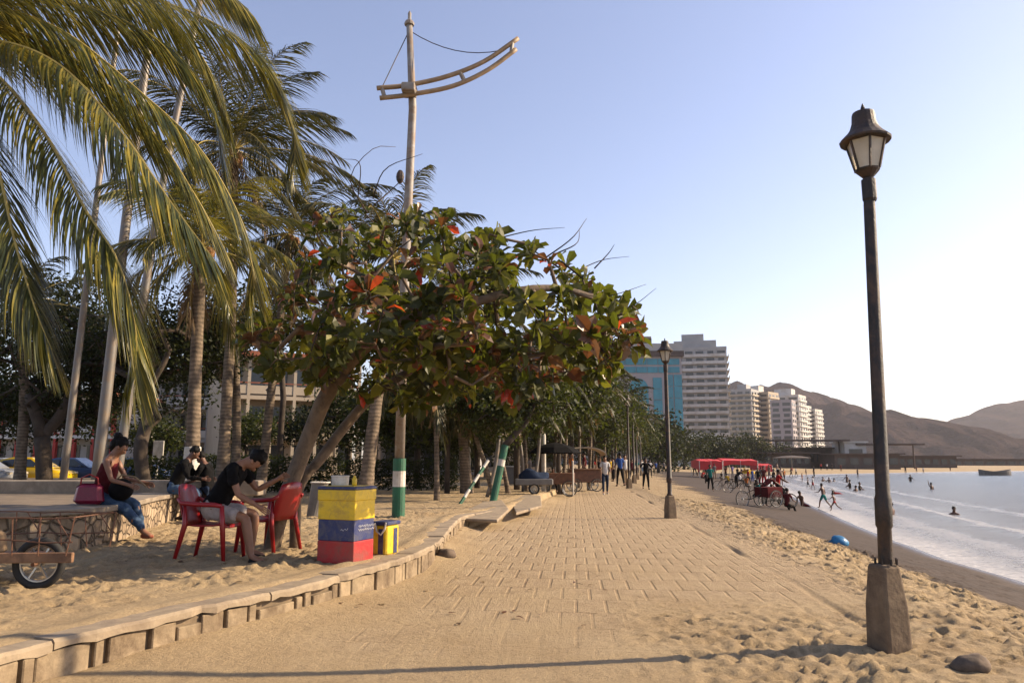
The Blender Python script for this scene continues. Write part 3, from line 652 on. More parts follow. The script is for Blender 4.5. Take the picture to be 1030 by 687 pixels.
a = MB(); a.tube([V(-.06, -.165, .40), V(-.03, -.17, .3), V(.03, -.17, .26), V(.08, -.165, .33), V(.10, -.165, .41)], .012, 6); a.build('strap', M['white'], t)
b0 = G(309, 519, ZP); 
t = empty('waste_bin', (b0.x+.12, b0.y, ZP), 'dark grey tapering bin leaning behind the painted cooler', 'bin')
q = MB(); q.loft([[V(.17*k*math.cos(a_)+x, .17*k*math.sin(a_), z) for a_ in [i*math.pi/8 for i in range(16)]] for x, z, k in ((0, 0, .8), (.12, .66, 1.05), (.125, .68, 1.12), (.13, .70, 1.12), (.13, .69, .95))]); q.build('bin_body', M['grey'], t, smooth=False)
q = MB(); q.tube([V(.13+.2*math.cos(i*.4), .2*math.sin(i*.4), .70) for i in range(17)], .015, 6); q.build('rim', M['white'], t)

# ================================================================== STONE BENCH / PLANTER
def wallpath(pxs, z): return [G(x, y, z) for x, y in pxs]
ZB = .86
bf = wallpath([(-170, 572), (-40, 563), (40, 557), (88, 552), (118, 545), (140, 536), (158, 529), (180, 524), (215, 519), (236, 514), (243, 508), (238, 500)], ZP)
bp = resample(crom(bf, 120), .25)
t = empty('stone_bench', bf[3], 'low curved rubble stone bench wall with worn concrete seat', 'bench')
n_ = offs(bp, -.35); fo2 = offs(bp, 0)
a = MB(); a.loft([[V(p.x, p.y, ZP-.1), V(p.x, p.y, ZB-.07), V(q.x, q.y, ZB-.07), V(q.x, q.y, ZP-.1)] for p, q in zip(fo2, n_)]); a.build('rubble_face', M['stone'], t, off=t.location)
i = 0
while i < len(bp)-2:
    k = min(i+r2.choice([4, 5, 6, 7]), len(bp)-1); rg = []
    for p, q in zip(offs(bp, .07)[i:k+1], offs(bp, -.75)[i:k+1]):
        zt = ZB+r2.uniform(-.006, .006); rg.append([V(q.x, q.y, ZB-.075), V(p.x, p.y, ZB-.075), V(p.x, p.y, zt), V(q.x, q.y, zt)])
    a = MB(); a.loft(rg); bevel(a.build('seat_slab', M['concrete'], t, off=t.location), .012, 2); i = k
# earth fill behind
ip = offs(bp, -.6); far_ = [V(ip[-1].x-.6, ip[-1].y+2.5, 0), V(ip[-1].x-3, ip[-1].y+4.0, 0), V(-24, ip[-1].y+4.0, 0), V(-24, ip[0].y, 0)]
a = MB(); a.poly_prism([(p.x, p.y) for p in ip+far_], 0.0, ZB-.03); o = a.build('planter_bed', mat('planter_earth', (.20, .15, .10), .95, .4, 3, bmp=1, bscale=12)); tag(o, kind='structure')
# second low wall (far kerb of the planter)
a = MB(); a.bbox((-13, 15.1, .94), (16, .45, .3), b=.02); o = a.build('planter_wall', M['concrete']); tag(o, 'long grey concrete ledge running behind the stone bench at far left', 'wall'); bevel(o, .015)

# ================================================================== WIRE CART with wheel (left edge)
wb = G(37, 593, ZP); t = empty('vendor_trolley', wb, 'wire mesh trolley with wooden edge board and one motorbike wheel, at the left edge', 'cart')
rw = .235
def wheel(parent, c, r, axis_rz=0.0, spokes=8, w=.06, simple=False, tk=.035):
    """wheel standing in the local x-z plane, turned by axis_rz"""
    Mr = Matrix.Rotation(axis_rz, 3, 'Z'); c = Vector(c); a = MB(); n = 28; tk = .018 if spokes > 11 and tk == .035 else tk
    rings = [[c+Mr @ V((r-tk+tk*math.cos(v))*math.cos(u), w/2*math.sin(v), (r-tk+tk*math.cos(v))*math.sin(u)) for v in [k*math.pi/4 for k in range(8)]] for u in [2*math.pi*i/n for i in range(n)]]
    vs = [p for g in rings for p in g]; fs = [(i*8+j, i*8+(j+1) % 8, ((i+1) % n)*8+(j+1) % 8, ((i+1) % n)*8+j) for i in range(n) for j in range(8)]
    a.add(vs, fs); wh = a.build('wheel', M['tyre'], parent, smooth=True)
    b = MB(); rr = r-2*tk
    b.tube([c+Mr @ V(rr*math.cos(u), 0, rr*math.sin(u)) for u in [2*math.pi*i/24 for i in range(25)]], .013, 6)
    for i in range(spokes):
        u = 2*math.pi*i/spokes; b.tube([c, c+Mr @ V(rr*math.cos(u), 0, rr*math.sin(u))], .012 if spokes < 12 else .004, 4)
    b.tube([c+Mr @ V(0, -.05, 0), c+Mr @ V(0, .05, 0)], .035, 10); b.build('rim', M['chrome'], wh); return wh
wheel(t, (0, 0, rw), rw, R(6), 6, .075, tk=.036)
a = MB(); a.bbox((-.63, -.16, .30), (2.0, .045, .09), rz=R(3), b=.006); a.build('edge_board', M['wood'], t)
a = MB(); a.bbox((-.75, .2, .27), (1.2, .60, .025), rz=R(3), b=.005); a.build('deck', M['darkwood'], t)
for yy in (-.16, .55):
    a = MB(); pt = [V(.46-.25*k, yy+(.0 if k < 9 else 0), 0) for k in range(9)]
    for k in range(9): x = .34-.235*k+r2.uniform(-.03, .03); a.tube([V(x, yy, .32), V(x+r2.uniform(-.05, .08), yy+r2.uniform(-.02, .02), .66)], .006, 5)
    for zz in (.45, .66): a.tube([V(.38-.24*k, yy+r2.uniform(-.008, .008), zz+r2.uniform(-.016, .016)) for k in range(9)], .007, 5)
    a.tube([V(.38, yy, .66), V(.39, .2, .66)], .007, 5)
    for k in (0, 3, 6): a.tube([V(.36-.24*k, yy, .45), V(.21-.24*k, yy, .66)], .006, 5)
    a.build('wire_side', M['rod'], t)
a = MB(); a.tube([V(-.3, .2, .26), V(0, .1, rw), V(0, -.1, rw)], .02, 6); a.build('axle', M['rod'], t)
a = MB(); a.bbox((-.62, .2, .40), (.24, .25, .22), b=.03, taper=.85); a.build('cardboard_carton', mat('cardboard', (.30, .2, .11), .9)).location = wb; o = COL.objects[-1]; tag(o, 'small tan carton standing inside the wire trolley', 'carton')

# ================================================================== PLASTIC CHAIRS
def plastic_chair(loc, rz, label):
    """faces local +y"""
    t = empty('plastic_chair', loc, label, 'chair', 'red plastic armchairs', rz); m = M['red']; w = .25
    a = MB(); rings = []
    for y, z in ((-.22, .42), (-.1, .405), (.1, .41), (.2, .43), (.235, .42), (.24, .39)):
        rings.append([V(-w+.02, y, z+.015), V(-w*.5, y, z-.004), V(w*.5, y, z-.004), V(w-.02, y, z+.015), V(w-.02, y, z-.005), V(-w+.02, y, z-.005-.02)])
    a.loft(rings); a.build('seat', m, t, smooth=True)
    a = MB(); rings = []
    for k in range(7):
        f = k/6; z = .40+.46*f; y = -.235-.12*f; ww = .22+.03*math.sin(f*math.pi)-.05*max(0, f-.75)*4*.5
        arc = [V(x*ww, y-.05*(1-x*x)*(.4+.6*f)+.0, z+(.03*(1-x*x) if k == 6 else 0)) for x in (-1, -.6, -.2, .2, .6, 1)]
        rings.append(arc+[p+V(0, -.012, 0) for p in reversed(arc)])
    a.loft(rings); a.build('backrest', m, t, smooth=True)
    for s in (-1, 1):
        a = MB(); a.tube([V(s*.24, -.34, .72), V(s*.275, -.28, .675), V(s*.285, -.1, .66), V(s*.285, .12, .655), V(s*.28, .21, .64)], [.02, .028, .028, .028, .024], 8); a.build('armrest', m, t, smooth=True)
        a = MB(); a.tube([V(s*.28, .21, .645), V(s*.265, .225, .42), V(s*.285, .27, 0)], [.026, .034, .022], 8); a.build('leg', m, t, smooth=True)
        a = MB(); a.tube([V(s*.235, -.25, .66), V(s*.235, -.24, .42), V(s*.265, -.33, 0)], [.02, .034, .022], 8); a.build('leg', m, t, smooth=True)
    return t
ch1 = G(203, 566, ZP); ch1.y += .28
plastic_chair(ch1, R(-93), 'red plastic armchair carrying the bent-over man, left of the two')
ch2 = G(262, 556, ZP); ch2.y += .25
plastic_chair(ch2, R(68), 'red plastic armchair facing the bent-over man, beside the leaning tree trunk')

# ================================================================== STONES, LITTER
def stone(px, py, s, label, m='rock', seed=0):
    p = GT(px, py); a = MB(); a.ball((0, 0, s[2]*.3), s, 14, 10); o = a.build('rock' if m == 'rock' else 'bag', M[m], smooth=True); o.location = p; tag(o, label, 'rock' if m == 'rock' else 'bag')
    for v in o.data.vertices:
        n = mnoise.noise(v.co*(1.6/s[0])+V(seed, 0, 0)); v.co *= 1+.35*n
    return o
stone(448, 559, (.15, .13, .09), 'dark rounded stone lying at the foot of the kerb bend', seed=2)
stone(978, 672, (.15, .11, .07), 'dark rock half buried in sand at the lower right corner', seed=5)
stone(843, 547, (.20, .16, .13), 'crumpled blue plastic bag left on the damp beach', 'bluebag', seed=8)
# ================================================================== PEOPLE
def skin(name, chains, m, parent, sub=1, off=V(0, 0, 0)):
    """chains: list of (points, radii, edges); one mesh grown with a Skin modifier, first vertex of each chain its root"""
    vs, es, rs, roots = [], [], [], []
    for pts, rad, ed in chains:
        o = len(vs); roots.append(o); vs += [Vector(p)-off for p in pts]; rs += list(rad)
        es += [(a+o, b+o) for a, b in (ed if ed else [(i, i+1) for i in range(len(pts)-1)])]
    me = bpy.data.meshes.new(name); me.from_pydata(vs, es, []); me.materials.append(m)
    o = bpy.data.objects.new(name, me); COL.objects.link(o); reg(o, parent)
    o.modifiers.new('skin', 'SKIN').use_smooth_shade = True
    for i, r in enumerate(rs):
        sv = me.skin_vertices[0].data[i]; sv.radius = (r, r) if not hasattr(r, '__len__') else r; sv.use_root = i in roots
    s = o.modifiers.new('sub', 'SUBSURF'); s.levels = s.render_levels = sub
    return o
FOLD = bpy.data.textures.new('folds', 'CLOUDS'); FOLD.noise_scale = .09; FOLD.noise_depth = 2
def wrinkle(o, on_):
    if on_:
        m = o.modifiers.new('folds', 'DISPLACE'); m.texture = FOLD; m.strength = .05; m.mid_level = .42; m.texture_coords = 'LOCAL'
    return o
def person(loc, rz, label, h=1.70, lean=0, head=0, arms=((5, 8, 20), (5, 8, 20)), legs=((0, 4, 0), (0, 4, 0)), seat=None, skinc='skin1', top=None, sleeve='short',
           bottom='jeans', blen='long', shoes='shoe', hair='short', group=None, detail=False, roll=0, sink=0.0, female=False):
    """faces local +y. arms (upper fwd, out, lower fwd); legs (thigh fwd, out, shin fwd). seat = height of the seat surface"""
    s = h/1.70; t = empty('person', loc, label, 'person', group, rz); f = .9 if female else 1
    def dr(fw, out, sd): return V(sd*math.sin(R(out)), math.sin(R(fw))*math.cos(R(out)), -math.cos(R(fw))*math.cos(R(out)))
    pel = V(0, 0, 0); up = V(0, math.sin(R(lean)), math.cos(R(lean))); fw = V(0, math.cos(R(lean)), -math.sin(R(lean)))
    waist = pel+up*.17*s; chest = pel+up*.36*s+fw*-.01; nb = pel+up*.52*s; hd = V(0, math.sin(R(lean+head)), math.cos(R(lean+head))); hf = V(0, math.cos(R(lean+head)), -math.sin(R(lean+head)))
    n1 = nb+(up+hd).normalized()*.06*s; h1 = n1+hd*.07*s+hf*.02*s; h2 = n1+hd*.135*s+hf*.015*s; h3 = n1+hd*.20*s
    L = {}
    pts = [pel, waist, chest, nb, n1, h1, h2, h3]; rad = [(.135*s, .10*s), (.12*s*f, .09*s), (.14*s*f, .105*s), (.062*s, .062*s), (.05*s,)*2, (.068*s, .076*s), (.078*s, .09*s), (.062*s, .07*s)]
    ed = [(0, 1), (1, 2), (2, 3), (3, 4), (4, 5), (5, 6), (6, 7)]
    # nose and ears
    pts += [h1+hf*.105*s+hd*.02*s]; rad += [.011*s]; ed += [(5, 8)]
    feet = []; leg = {}
    for k, sd in ((0, -1), (1, 1)):
        th, out, sh = legs[k]; hip = pel+V(sd*.085*s, 0, -.03*s); kn = hip+dr(th, out, sd)*.43*s; an = kn+dr(sh, out*.3, sd)*.41*s
        kt = kn.lerp(hip, .5); cf = kn.lerp(an, .3); toe = an+V(sd*.02*s, math.cos(R(min(max(sh, -40), 40)))*.15*s, -.055*s-(.06*s if sh < -35 else 0)); heel = an+V(0, -.03*s, -.045*s)
        i = len(pts); pts += [hip, kt, kn, cf, an, toe]; rad += [.088*s, .078*s, .056*s, .056*s, .036*s, (.038*s, .024*s)]
        ed += [(0, i), (i, i+1), (i+1, i+2), (i+2, i+3), (i+3, i+4), (i+4, i+5)]; leg[k] = (hip, kt, kn, cf, an, toe); feet.append(min(an.z-.075*s, toe.z-.02*s))
    arm = {}; fch = []
    for k, sd in ((0, -1), (1, 1)):
        u, out, lo = arms[k]; shd = nb+V(sd*.175*s*f, 0, 0)-up*.05*s; el = shd+dr(u, out, sd)*.28*s; wr = el+dr(lo, out*.35, sd)*.25*s; hnd = wr+(wr-el).normalized()*.075*s
        i = len(pts); pts += [shd, shd.lerp(el, .5), el, el.lerp(wr, .35), wr, hnd]; rad += [.052*s*f, .044*s*f, .036*s*f, .036*s*f, .024*s, (.04*s, .016*s)]
        ed += [(3, i), (i, i+1), (i+1, i+2), (i+2, i+3), (i+3, i+4), (i+4, i+5)]; arm[k] = (shd, shd.lerp(el, .5), el, wr, hnd)
        if detail:
            d_ = (wr-el).normalized(); sdv = d_.cross(V(sd*.9, .2, .3)).normalized(); cl = V(0, .25, -.5)
            for q, (o_, l_) in enumerate(((-.027, .062), (-.009, .07), (.009, .066), (.027, .052))):
                b_ = hnd+sdv*o_*s; m1 = b_+(d_+cl*.25)*l_*.6*s; m2 = m1+(d_*.6+cl*.7)*l_*.6*s; fch.append(([b_-d_*.02*s, m1, m2], [.0085*s, .008*s, .0065*s], None))
            b_ = wr+d_*.03*s-sdv*.02*s; fch.append(([b_, b_-sdv*.035*s+d_*.03*s, b_-sdv*.04*s+d_*.06*s], [.011*s, .0095*s, .007*s], None))
    if seat is not None: off = V(0, 0, -(seat+.10*s))
    else: off = V(0, 0, min(feet)+sink)
    body = skin('body', [(pts, rad, ed)]+fch, M[skinc], t, 2 if detail else 1, off)
    e = .014*s
    if top:
        p_ = [pel-up*.10*s, pel+up*.05*s, waist, chest, nb+up*.0*s]; r_ = [(.14*s, .11*s), (.156*s, .13*s), (.146*s*f, .122*s), (.162*s*f, .134*s), (.078*s, .075*s)]; ed_ = [(0, 1), (1, 2), (2, 3), (3, 4)]
        for k in (0, 1):
            a_ = arm[k]; i = len(p_)
            if sleeve == 'none': continue
            q = [a_[0], a_[1]]+([a_[2], a_[3]] if sleeve == 'long' else [a_[1].lerp(a_[2], .25)]); p_ += q; r_ += [.06*s*f, .056*s*f]+([.046*s, .033*s] if sleeve == 'long' else [.055*s*f])
            ed_ += [(4, i)]+[(i+j, i+j+1) for j in range(len(q)-1)]
        wrinkle(skin('shirt', [(p_, r_, ed_)], CL[top], t, 3 if detail else 1, off), detail)
    if bottom:
        p_ = [pel+up*.11*s, pel]; r_ = [(.145*s, .118*s), (.152*s, .125*s)]; ed_ = [(0, 1)]
        for k in (0, 1):
            hip, kt, kn, cf, an, toe = leg[k]; i = len(p_); q = [hip, kt, kn]+([cf, an+(cf-an)*.1] if blen == 'long' else []); 
            if blen == 'short': q = [hip, kt, kt.lerp(kn, .75)]
            if blen == 'brief': q = [hip, kt.lerp(hip, .5)]
            p_ += q; r_ += [.098*s, .09*s, .07*s if blen == 'long' else .085*s, .062*s, .05*s][:len(q)]; ed_ += [(1, i)]+[(i+j, i+j+1) for j in range(len(q)-1)]
        wrinkle(skin('trousers' if blen == 'long' else 'shorts', [(p_, r_, ed_)], CL[bottom], t, 3 if detail else 1, off), detail)
    if shoes:
        for k in (0, 1):
            an, toe = leg[k][4], leg[k][5]; skin('shoe', [([an+V(0, -.03*s, -.04*s), an+V(0, .04*s, -.05*s), toe+V(0, .01*s, .0)], [(.042*s, .04*s), (.046*s, .036*s), (.04*s, .026*s)], None)], CL[shoes], t, 1, off)
    a = MB(); hc = h2+hd*.03*s-hf*.03*s
    Mh = Matrix.Rotation(-R(lean+head), 3, 'X')
    a.ball((0, 0, 0), (.084*s, .092*s, .088*s), 18, 12); a.v = [tuple(Vector(v)*(1+.34*mnoise.noise(Vector(v)*26/s+Vector(loc)))) for v in a.v]; a.v = [tuple(hc-off+Mh @ Vector(v)) for v in a.v]
    if hair == 'bun': b_ = MB(); b_.ball((0, -.085*s, .05*s), (.055*s, .055*s, .05*s), 10, 7); b_.ball((0, -.06*s, -.05*s), (.078*s, .07*s, .12*s), 10, 7); b_.v = [tuple(Vector(v)*(1+.3*mnoise.noise(Vector(v)*22))) for v in b_.v]; a.add([tuple(hc-off+Mh @ Vector(v)) for v in b_.v], b_.f)
    if hair == 'long': b_ = MB(); b_.tube([V(0, -.03*s, .02*s), V(0, -.075*s, -.06*s), V(0, -.09*s, -.18*s), V(0, -.08*s, -.27*s)], [.075*s, .08*s, .065*s, .03*s], 10); a.add([tuple(hc-off+Mh @ Vector(v)) for v in b_.v], b_.f)
    hcol = M['hair'] if hair not in ('cap',) else CL['red']
    a.build('hair', hcol, t, smooth=True)
    if detail:
        for sd in (-1, 1):
            ee = MB(); ee.ball(h1+hf*.076*s+hd*.055*s+V(sd*.03*s, 0, 0)-off, .008*s, 8, 6); ee.build('eye', CL['black'], t, smooth=True)
            er = MB(); er.ball(h1+hd*.04*s+V(sd*.082*s, 0, 0)-off, (.012*s, .02*s, .03*s), 8, 6); er.build('ear', M[skinc], t, smooth=True)
    t.rotation_euler = (0, R(roll), rz)
    return t
def at(px, py, z=ZP): return G(px, py, z)
# woman with the magenta bag
w1 = G(86, 548, ZP); wz = w1+V(0, .30, 0)
person(V(wz.x, wz.y, ZP), R(-88), 'woman in a dark red top and blue jeans on the stone bench with crossed feet', h=1.8, lean=12, head=22, arms=((28, 8, 78), (25, 8, 75)),
       legs=((78, 2, 18), (70, 6, 42)), seat=.56, skinc='skin1', top='maroon', sleeve='none', bottom='jeans', shoes='slipper', hair='bun', detail=True, female=True)
bx = V(wz.x-.02, wz.y-.28, ZB+.01)
t = empty('handbag', bx, 'shiny magenta handbag on the bench beside the seated woman', 'handbag', rz=R(5))
a = MB(); a.bbox((0, 0, .15), (.40, .17, .29), b=.05, taper=.85); o = a.build('bag_body', M['magenta_bag'] if 'magenta_bag' in M else mat('magenta_leather', (.22, .006, .04), .35, .2, 6, bmp=.4), t); bevel(o, .02, 3)
MB().tube([V(-.12, -.02, .27), V(-.11, -.03, .37), V(0, -.04, .42), V(.11, -.03, .37), V(.12, -.02, .27)], .012, 6).build('handle', M['red'], t)
# something dark on her lap
t = empty('backpack', V(wz.x+.33, wz.y-.10, ZB+.09), 'black bag held on the lap of the seated woman', 'bag')
a = MB(); a.ball((0, 0, .12), (.17, .15, .16), 14, 9); a.build('bag_body', CL['black'], t, smooth=True); MB().tube([V(-.12, 0, .2), V(0, -.02, .33), V(.2, -.02, .30), V(.36, 0, .16)], .012, 6).build('strap', CL['khaki'], t)
m2 = G(166, 527, ZP)
person(V(m2.x, m2.y+.25, ZP), R(-80), 'man in a black shirt and jeans hunched on the far end of the stone bench', h=1.76, lean=24, head=14, arms=((22, 10, 85), (22, 10, 85)), legs=((80, 4, -2), (84, 8, 8)), seat=.56, skinc='skin2', top='black', sleeve='long', bottom='jeans', shoes='khaki', detail=True)
person(V(m2.x+.55, m2.y+.55, ZP), R(80), 'dark haired person in black facing the hunched man at the bench end', h=1.6, lean=14, head=20, arms=((22, 6, 70), (30, 6, 90)), legs=((80, 4, 5), (84, 6, 8)), seat=.50, skinc='skin2', top='black', sleeve='short', bottom='darkjeans', detail=True)
# man bent over on the red chair
person(V(ch1.x-.02, ch1.y, ZP), R(-90), 'man in black shirt and pale shorts slumped forward on a red chair', h=1.86, lean=31, head=42, arms=((38, 4, 118), (22, 8, 62)), legs=((84, 5, -4), (80, 9, 12)), seat=.50, skinc='skin1', top='black', sleeve='short', bottom='check', blen='short', shoes='shoe', detail=True)
# promenade walkers
def walker(px, py, ph, rz, label, **k):
    p = GT(px, py); H = P(px, ph, p.y).z-p.z; return person(p, R(rz), label, h=min(max(H, 1.0), 1.95), **k)
ST = ((18, 3, 6), (-16, 3, -28)); ST2 = ((-14, 3, -22), (20, 3, 10))
walker(609, 497, 459, 180, 'man in a pale shirt and dark jeans walking towards us on the promenade', arms=((10, 8, 70), (10, 10, 85)), legs=ST2, top='white', bottom='darkjeans', shoes='white')
walker(650, 492, 461, 180, 'person in black with raised elbows walking right of the distant lamps', arms=((35, 30, 140), (35, 30, 140)), legs=ST, top='black', bottom='black', sleeve='long', skinc='skin2')
walker(624, 489, 456, 10, 'person in a dark top beside the third lamp', arms=((10, 8, 60), (10, 8, 70)), legs=ST, top='blue', bottom='black', skinc='skin2')
walker(629, 488, 458, 190, 'person in white clothes beside the third lamp', legs=ST2, top='white', bottom='khaki')
walker(641, 479, 463, 170, 'small distant walker in teal behind the lamp row', legs=ST, top='teal', bottom='black')
walker(646, 478, 462, 200, 'small distant walker in a white shirt behind the lamp row', legs=ST2, top='white', bottom='jeans')
walker(588, 487, 455, 90, 'vendor in a patterned top standing inside the dark cart', legs=ST2, top='maroon', bottom='black', skinc='skin2')
walker(575, 488, 456, -90, 'vendor in an orange shirt standing behind the wooden cart', top='orange', bottom='black', skinc='skin2')
for x_, y_, h_, r_, lb_, tp_ in ((596, 486, 460, 150, 'shopper in red between the kiosk and the pale shirted man', 'red'), (603, 483, 461, 200, 'distant walker in black close left of the pale shirted man', 'black'), (614, 482, 461, 20, 'distant walker in yellow behind the pale shirted man', 'yellow'), (636, 483, 462, 190, 'distant walker in maroon between two lamps', 'maroon'), (654, 480, 463, 180, 'distant walker in white right of the dark one with raised elbows', 'white'), (660, 477, 464, 20, 'far tiny walker in blue near the second lamp', 'blue'), (668, 476, 464, 10, 'far tiny walker in grey touching the second lamp', 'grey'), (568, 487, 458, 90, 'customer in teal behind the black canopy cart', 'teal'), (533, 485, 460, 60, 'person in grey behind the loaded pushcart', 'grey')):
    walker(x_, y_, h_, r_, lb_, legs=ST, top=tp_, bottom='black', skinc='skin2')
walker(617, 484, 461, 90, 'distant person in grey standing by the arched kiosk cart', top='grey', bottom='black')
p = GT(556, 494); person(p, R(180), 'child in green crouching beside the dark cart', h=1.35, lean=30, head=-10, arms=((40, 10, 80), (40, 10, 80)), legs=((85, 10, -20), (85, 10, -20)), seat=.30, top='teal', bottom='black', skinc='skin2')
# beach people (pixel of the feet, pixel of the head top)
B = [
 (699, 479, 464, 20, 'thin figure standing under the left corner of the red awning', dict(top='black', bottom='black', legs=ST)),
 (703, 479, 466, 60, 'figure in red shorts below the red awning', dict(bottom='red', blen='short', legs=ST2)),
 (715, 494, 468, 175, 'tall figure in teal top walking on the sand in front of the red awning', dict(top='teal', bottom='black', legs=ST)),
 (719, 482, 467, 0, 'figure in a grey shirt standing behind the teal walker', dict(top='grey', bottom='khaki')),
 (726, 484, 476, 0, 'child in dark clothes standing near the parked bicycles', dict(top='black', bottom='black')),
 (737, 480, 468, 30, 'person in a lilac shirt below the middle of the red awning', dict(top='purple', bottom='grey')),
 (749, 480, 469, 80, 'figure in a yellow shirt near the right end of the awning', dict(top='yellow', bottom='khaki')),
 (757, 485, 472, 200, 'person in a blue shirt right of the yellow shirted one', dict(top='blue', bottom='blue')),
 (763, 491, 471, 170, 'bather in dark clothes walking down to the bicycles', dict(top='black', bottom='maroon', legs=ST)),
 (769, 490, 469, 150, 'bather in a dark red outfit leaning while walking', dict(top='maroon', bottom='red', lean=12, legs=ST2)),
 (774, 483, 468, 120, 'bather in shorts standing beyond the red outfit', dict(bottom='grey', blen='short')),
 (779, 492, 472, 100, 'slim bather standing on the wet sand edge', dict(top='black', bottom='black', legs=ST)),
 (786, 489, 470, 200, 'bather with hands on hips at the water edge', dict(bottom='black', blen='short', arms=((0, 45, -10), (0, 45, -10)))),
 (782, 478, 466, 200, 'bather at the water edge far off in white shorts', dict(bottom='white', blen='short')),
 (829, 511, 486, 35, 'man in blue swim shorts striding through the shallow water', dict(bottom='teal', blen='short', shoes=None, lean=8, legs=((30, 3, 10), (-22, 3, -45)), arms=((30, 10, 80), (-15, 12, 20)))),
 (840, 514, 496, 45, 'child running in the shallows beside the man in blue shorts', dict(bottom='red', blen='brief', shoes=None, lean=12, legs=((35, 3, 10), (-28, 3, -60)), arms=((40, 20, 90), (-20, 20, 20)))),
 (813, 491, 480, 60, 'bather in black at the foamy edge, left of a pair', dict(bottom='black', blen='short', legs=ST, shoes=None)),
 (818, 492, 479, 60, 'bather in pale top at the foamy edge, right of a pair', dict(top='white', bottom='red', blen='short', legs=ST2, shoes=None)),
 (811, 479, 470, 60, 'bather standing on the far sand in dark trunks', dict(bottom='black', blen='short')),
 (819, 480, 469, 90, 'taller bather standing on the far sand in black', dict(top='black', bottom='black')),
 (807, 484, 478, 90, 'small child in orange at the far water edge', dict(top='orange', bottom='orange', blen='short')),
 (826, 473, 466, 0, 'distant stroller in red on the far beach', dict(top='red', bottom='black')),
 (832, 473, 466, 0, 'distant stroller in white on the far beach, left one', dict(top='white', bottom='black')),
 (837, 473, 466, 0, 'distant stroller in black on the far beach', dict(top='black', bottom='black')),
 (846, 474, 467, 0, 'distant stroller in brown on the far beach', dict(top='maroon', bottom='maroon')),
 (863, 480, 471, 100, 'distant bather standing in the water edge beyond the swimmers', dict(bottom='black', blen='short')),
 (911, 476, 468, 0, 'distant stroller in black right of the big lamp post', dict(top='black', bottom='black')),
 (922, 475, 469, 0, 'distant stroller in brown right of the big lamp post', dict(top='maroon', bottom='black')),
 (929, 476, 470, 0, 'distant stroller in pale shirt right of the big lamp post', dict(top='white', bottom='khaki')),
 (956, 474, 469, 0, 'tiny stroller in dark clothes on the thin far beach', dict(top='black', bottom='black')),
]
for px, py, ph, rz, lb, k in B:
    k.setdefault('skinc', 'skin2'); k.setdefault('shoes', None); p = GT(px, py); H = min(max(P(px, ph, p.y).z-p.z, .9), 1.9)
    person(p, R(rz), lb, h=H, group='people on the beach', **k)
p = GT(808, 509); person(p, R(-60), 'bather sitting back in the wet sand, leaning away from the water', h=1.5, lean=-25, head=15, arms=((-20, 10, -20), (-20, 10, -20)), legs=((75, 6, 40), (75, 6, 50)), seat=.02, bottom='maroon', blen='short', shoes=None, skinc='skin2', group='people on the beach')
p = GT(797, 474); person(p, R(60), 'person sitting on the far sand under a dark parasol', h=1.6, lean=10, legs=((80, 6, 30), (80, 6, 30)), seat=.1, top='red', bottom='grey', shoes=None, skinc='skin2', group='people on the beach')
def swimmer(px, py, lb, show=.45, **k):
    p = G(px, py, ZW); kk = dict(skinc='skin2', shoes=None, bottom='black', blen='short', arms=((30, 30, 60), (30, 30, 60)), group='swimmers in the sea'); kk.update(k)
    t = person(p, R(rnd.uniform(0, 360)), lb, h=1.6, sink=0, **kk); t.location.z = ZW-1.6+show
swimmer(852, 485, 'swimmer standing waist deep, nearest the lamp post on its left', .8)
swimmer(855, 491, 'swimmer waist deep in front of another, left of the lamp post', .7, top='black')
swimmer(865, 493, 'swimmer in dark shirt sitting in the shallows beside the lamp post', .6, top='black')
swimmer(861, 494, 'swimmer crouched in the shallows close beside the dark shirt', .4)
swimmer(828, 484, 'swimmer low in the far shallows, left head of a row', .45); swimmer(834, 485, 'swimmer low in the far shallows, right head of a row', .5)
swimmer(839, 484, 'tiny head in the far shallows', .3); swimmer(916, 484, 'swimmer chest deep far out to the right of the lamp post', .7, top='black')
swimmer(937, 492, 'lone swimmer with a raised arm in the middle of the bay', .5, arms=((170, 10, 175), (30, 30, 60)))
swimmer(960, 518, 'nearest swimmer in open water, head and shoulders showing', .32); swimmer(897, 518, 'swimmer partly behind the big lamp post', .5)
p = G(845, 497, ZW); t = person(p, R(80), 'child in red floating on the shallow water', h=1.3, lean=85, head=-50, arms=((150, 20, 150), (150, 20, 150)), legs=((-80, 5, -85), (-80, 5, -85)), seat=-.05, top='red', bottom='red', blen='short', shoes=None, skinc='skin2', group='swimmers in the sea')

q9 = random.Random(5)
for i, (px, py, lb, tp_) in enumerate(((706, 482, 'seated figure in red below the left awning corner', 'red'), (711, 486, 'seated figure in black by the teal walker', 'black'), (733, 486, 'seated figure in yellow before the long awning', 'yellow'), (744, 485, 'seated figure in white before the long awning', 'white'), (751, 489, 'seated figure in orange right of the left bicycles', 'orange'),
      (760, 496, 'seated figure in black between both bicycle groups', 'black'), (766, 500, 'seated figure in teal between both bicycle groups', 'teal'), (772, 502, 'seated figure in grey above the maroon tricycle', 'grey'), (777, 506, 'seated child in red beside the tricycle', 'red'), (792, 513, 'seated figure in maroon on wet sand right of the rider', 'maroon'))):
    p = GT(px, py); person(p, R(q9.uniform(0, 360)), lb, h=q9.uniform(1.4, 1.7), lean=q9.uniform(0, 30), arms=((40, 10, 60), (30, 10, 70)), legs=((85, 8, 20), (80, 8, 30)), seat=.15, top=tp_, bottom='black', shoes=None, skinc='skin2', group='people on the beach')
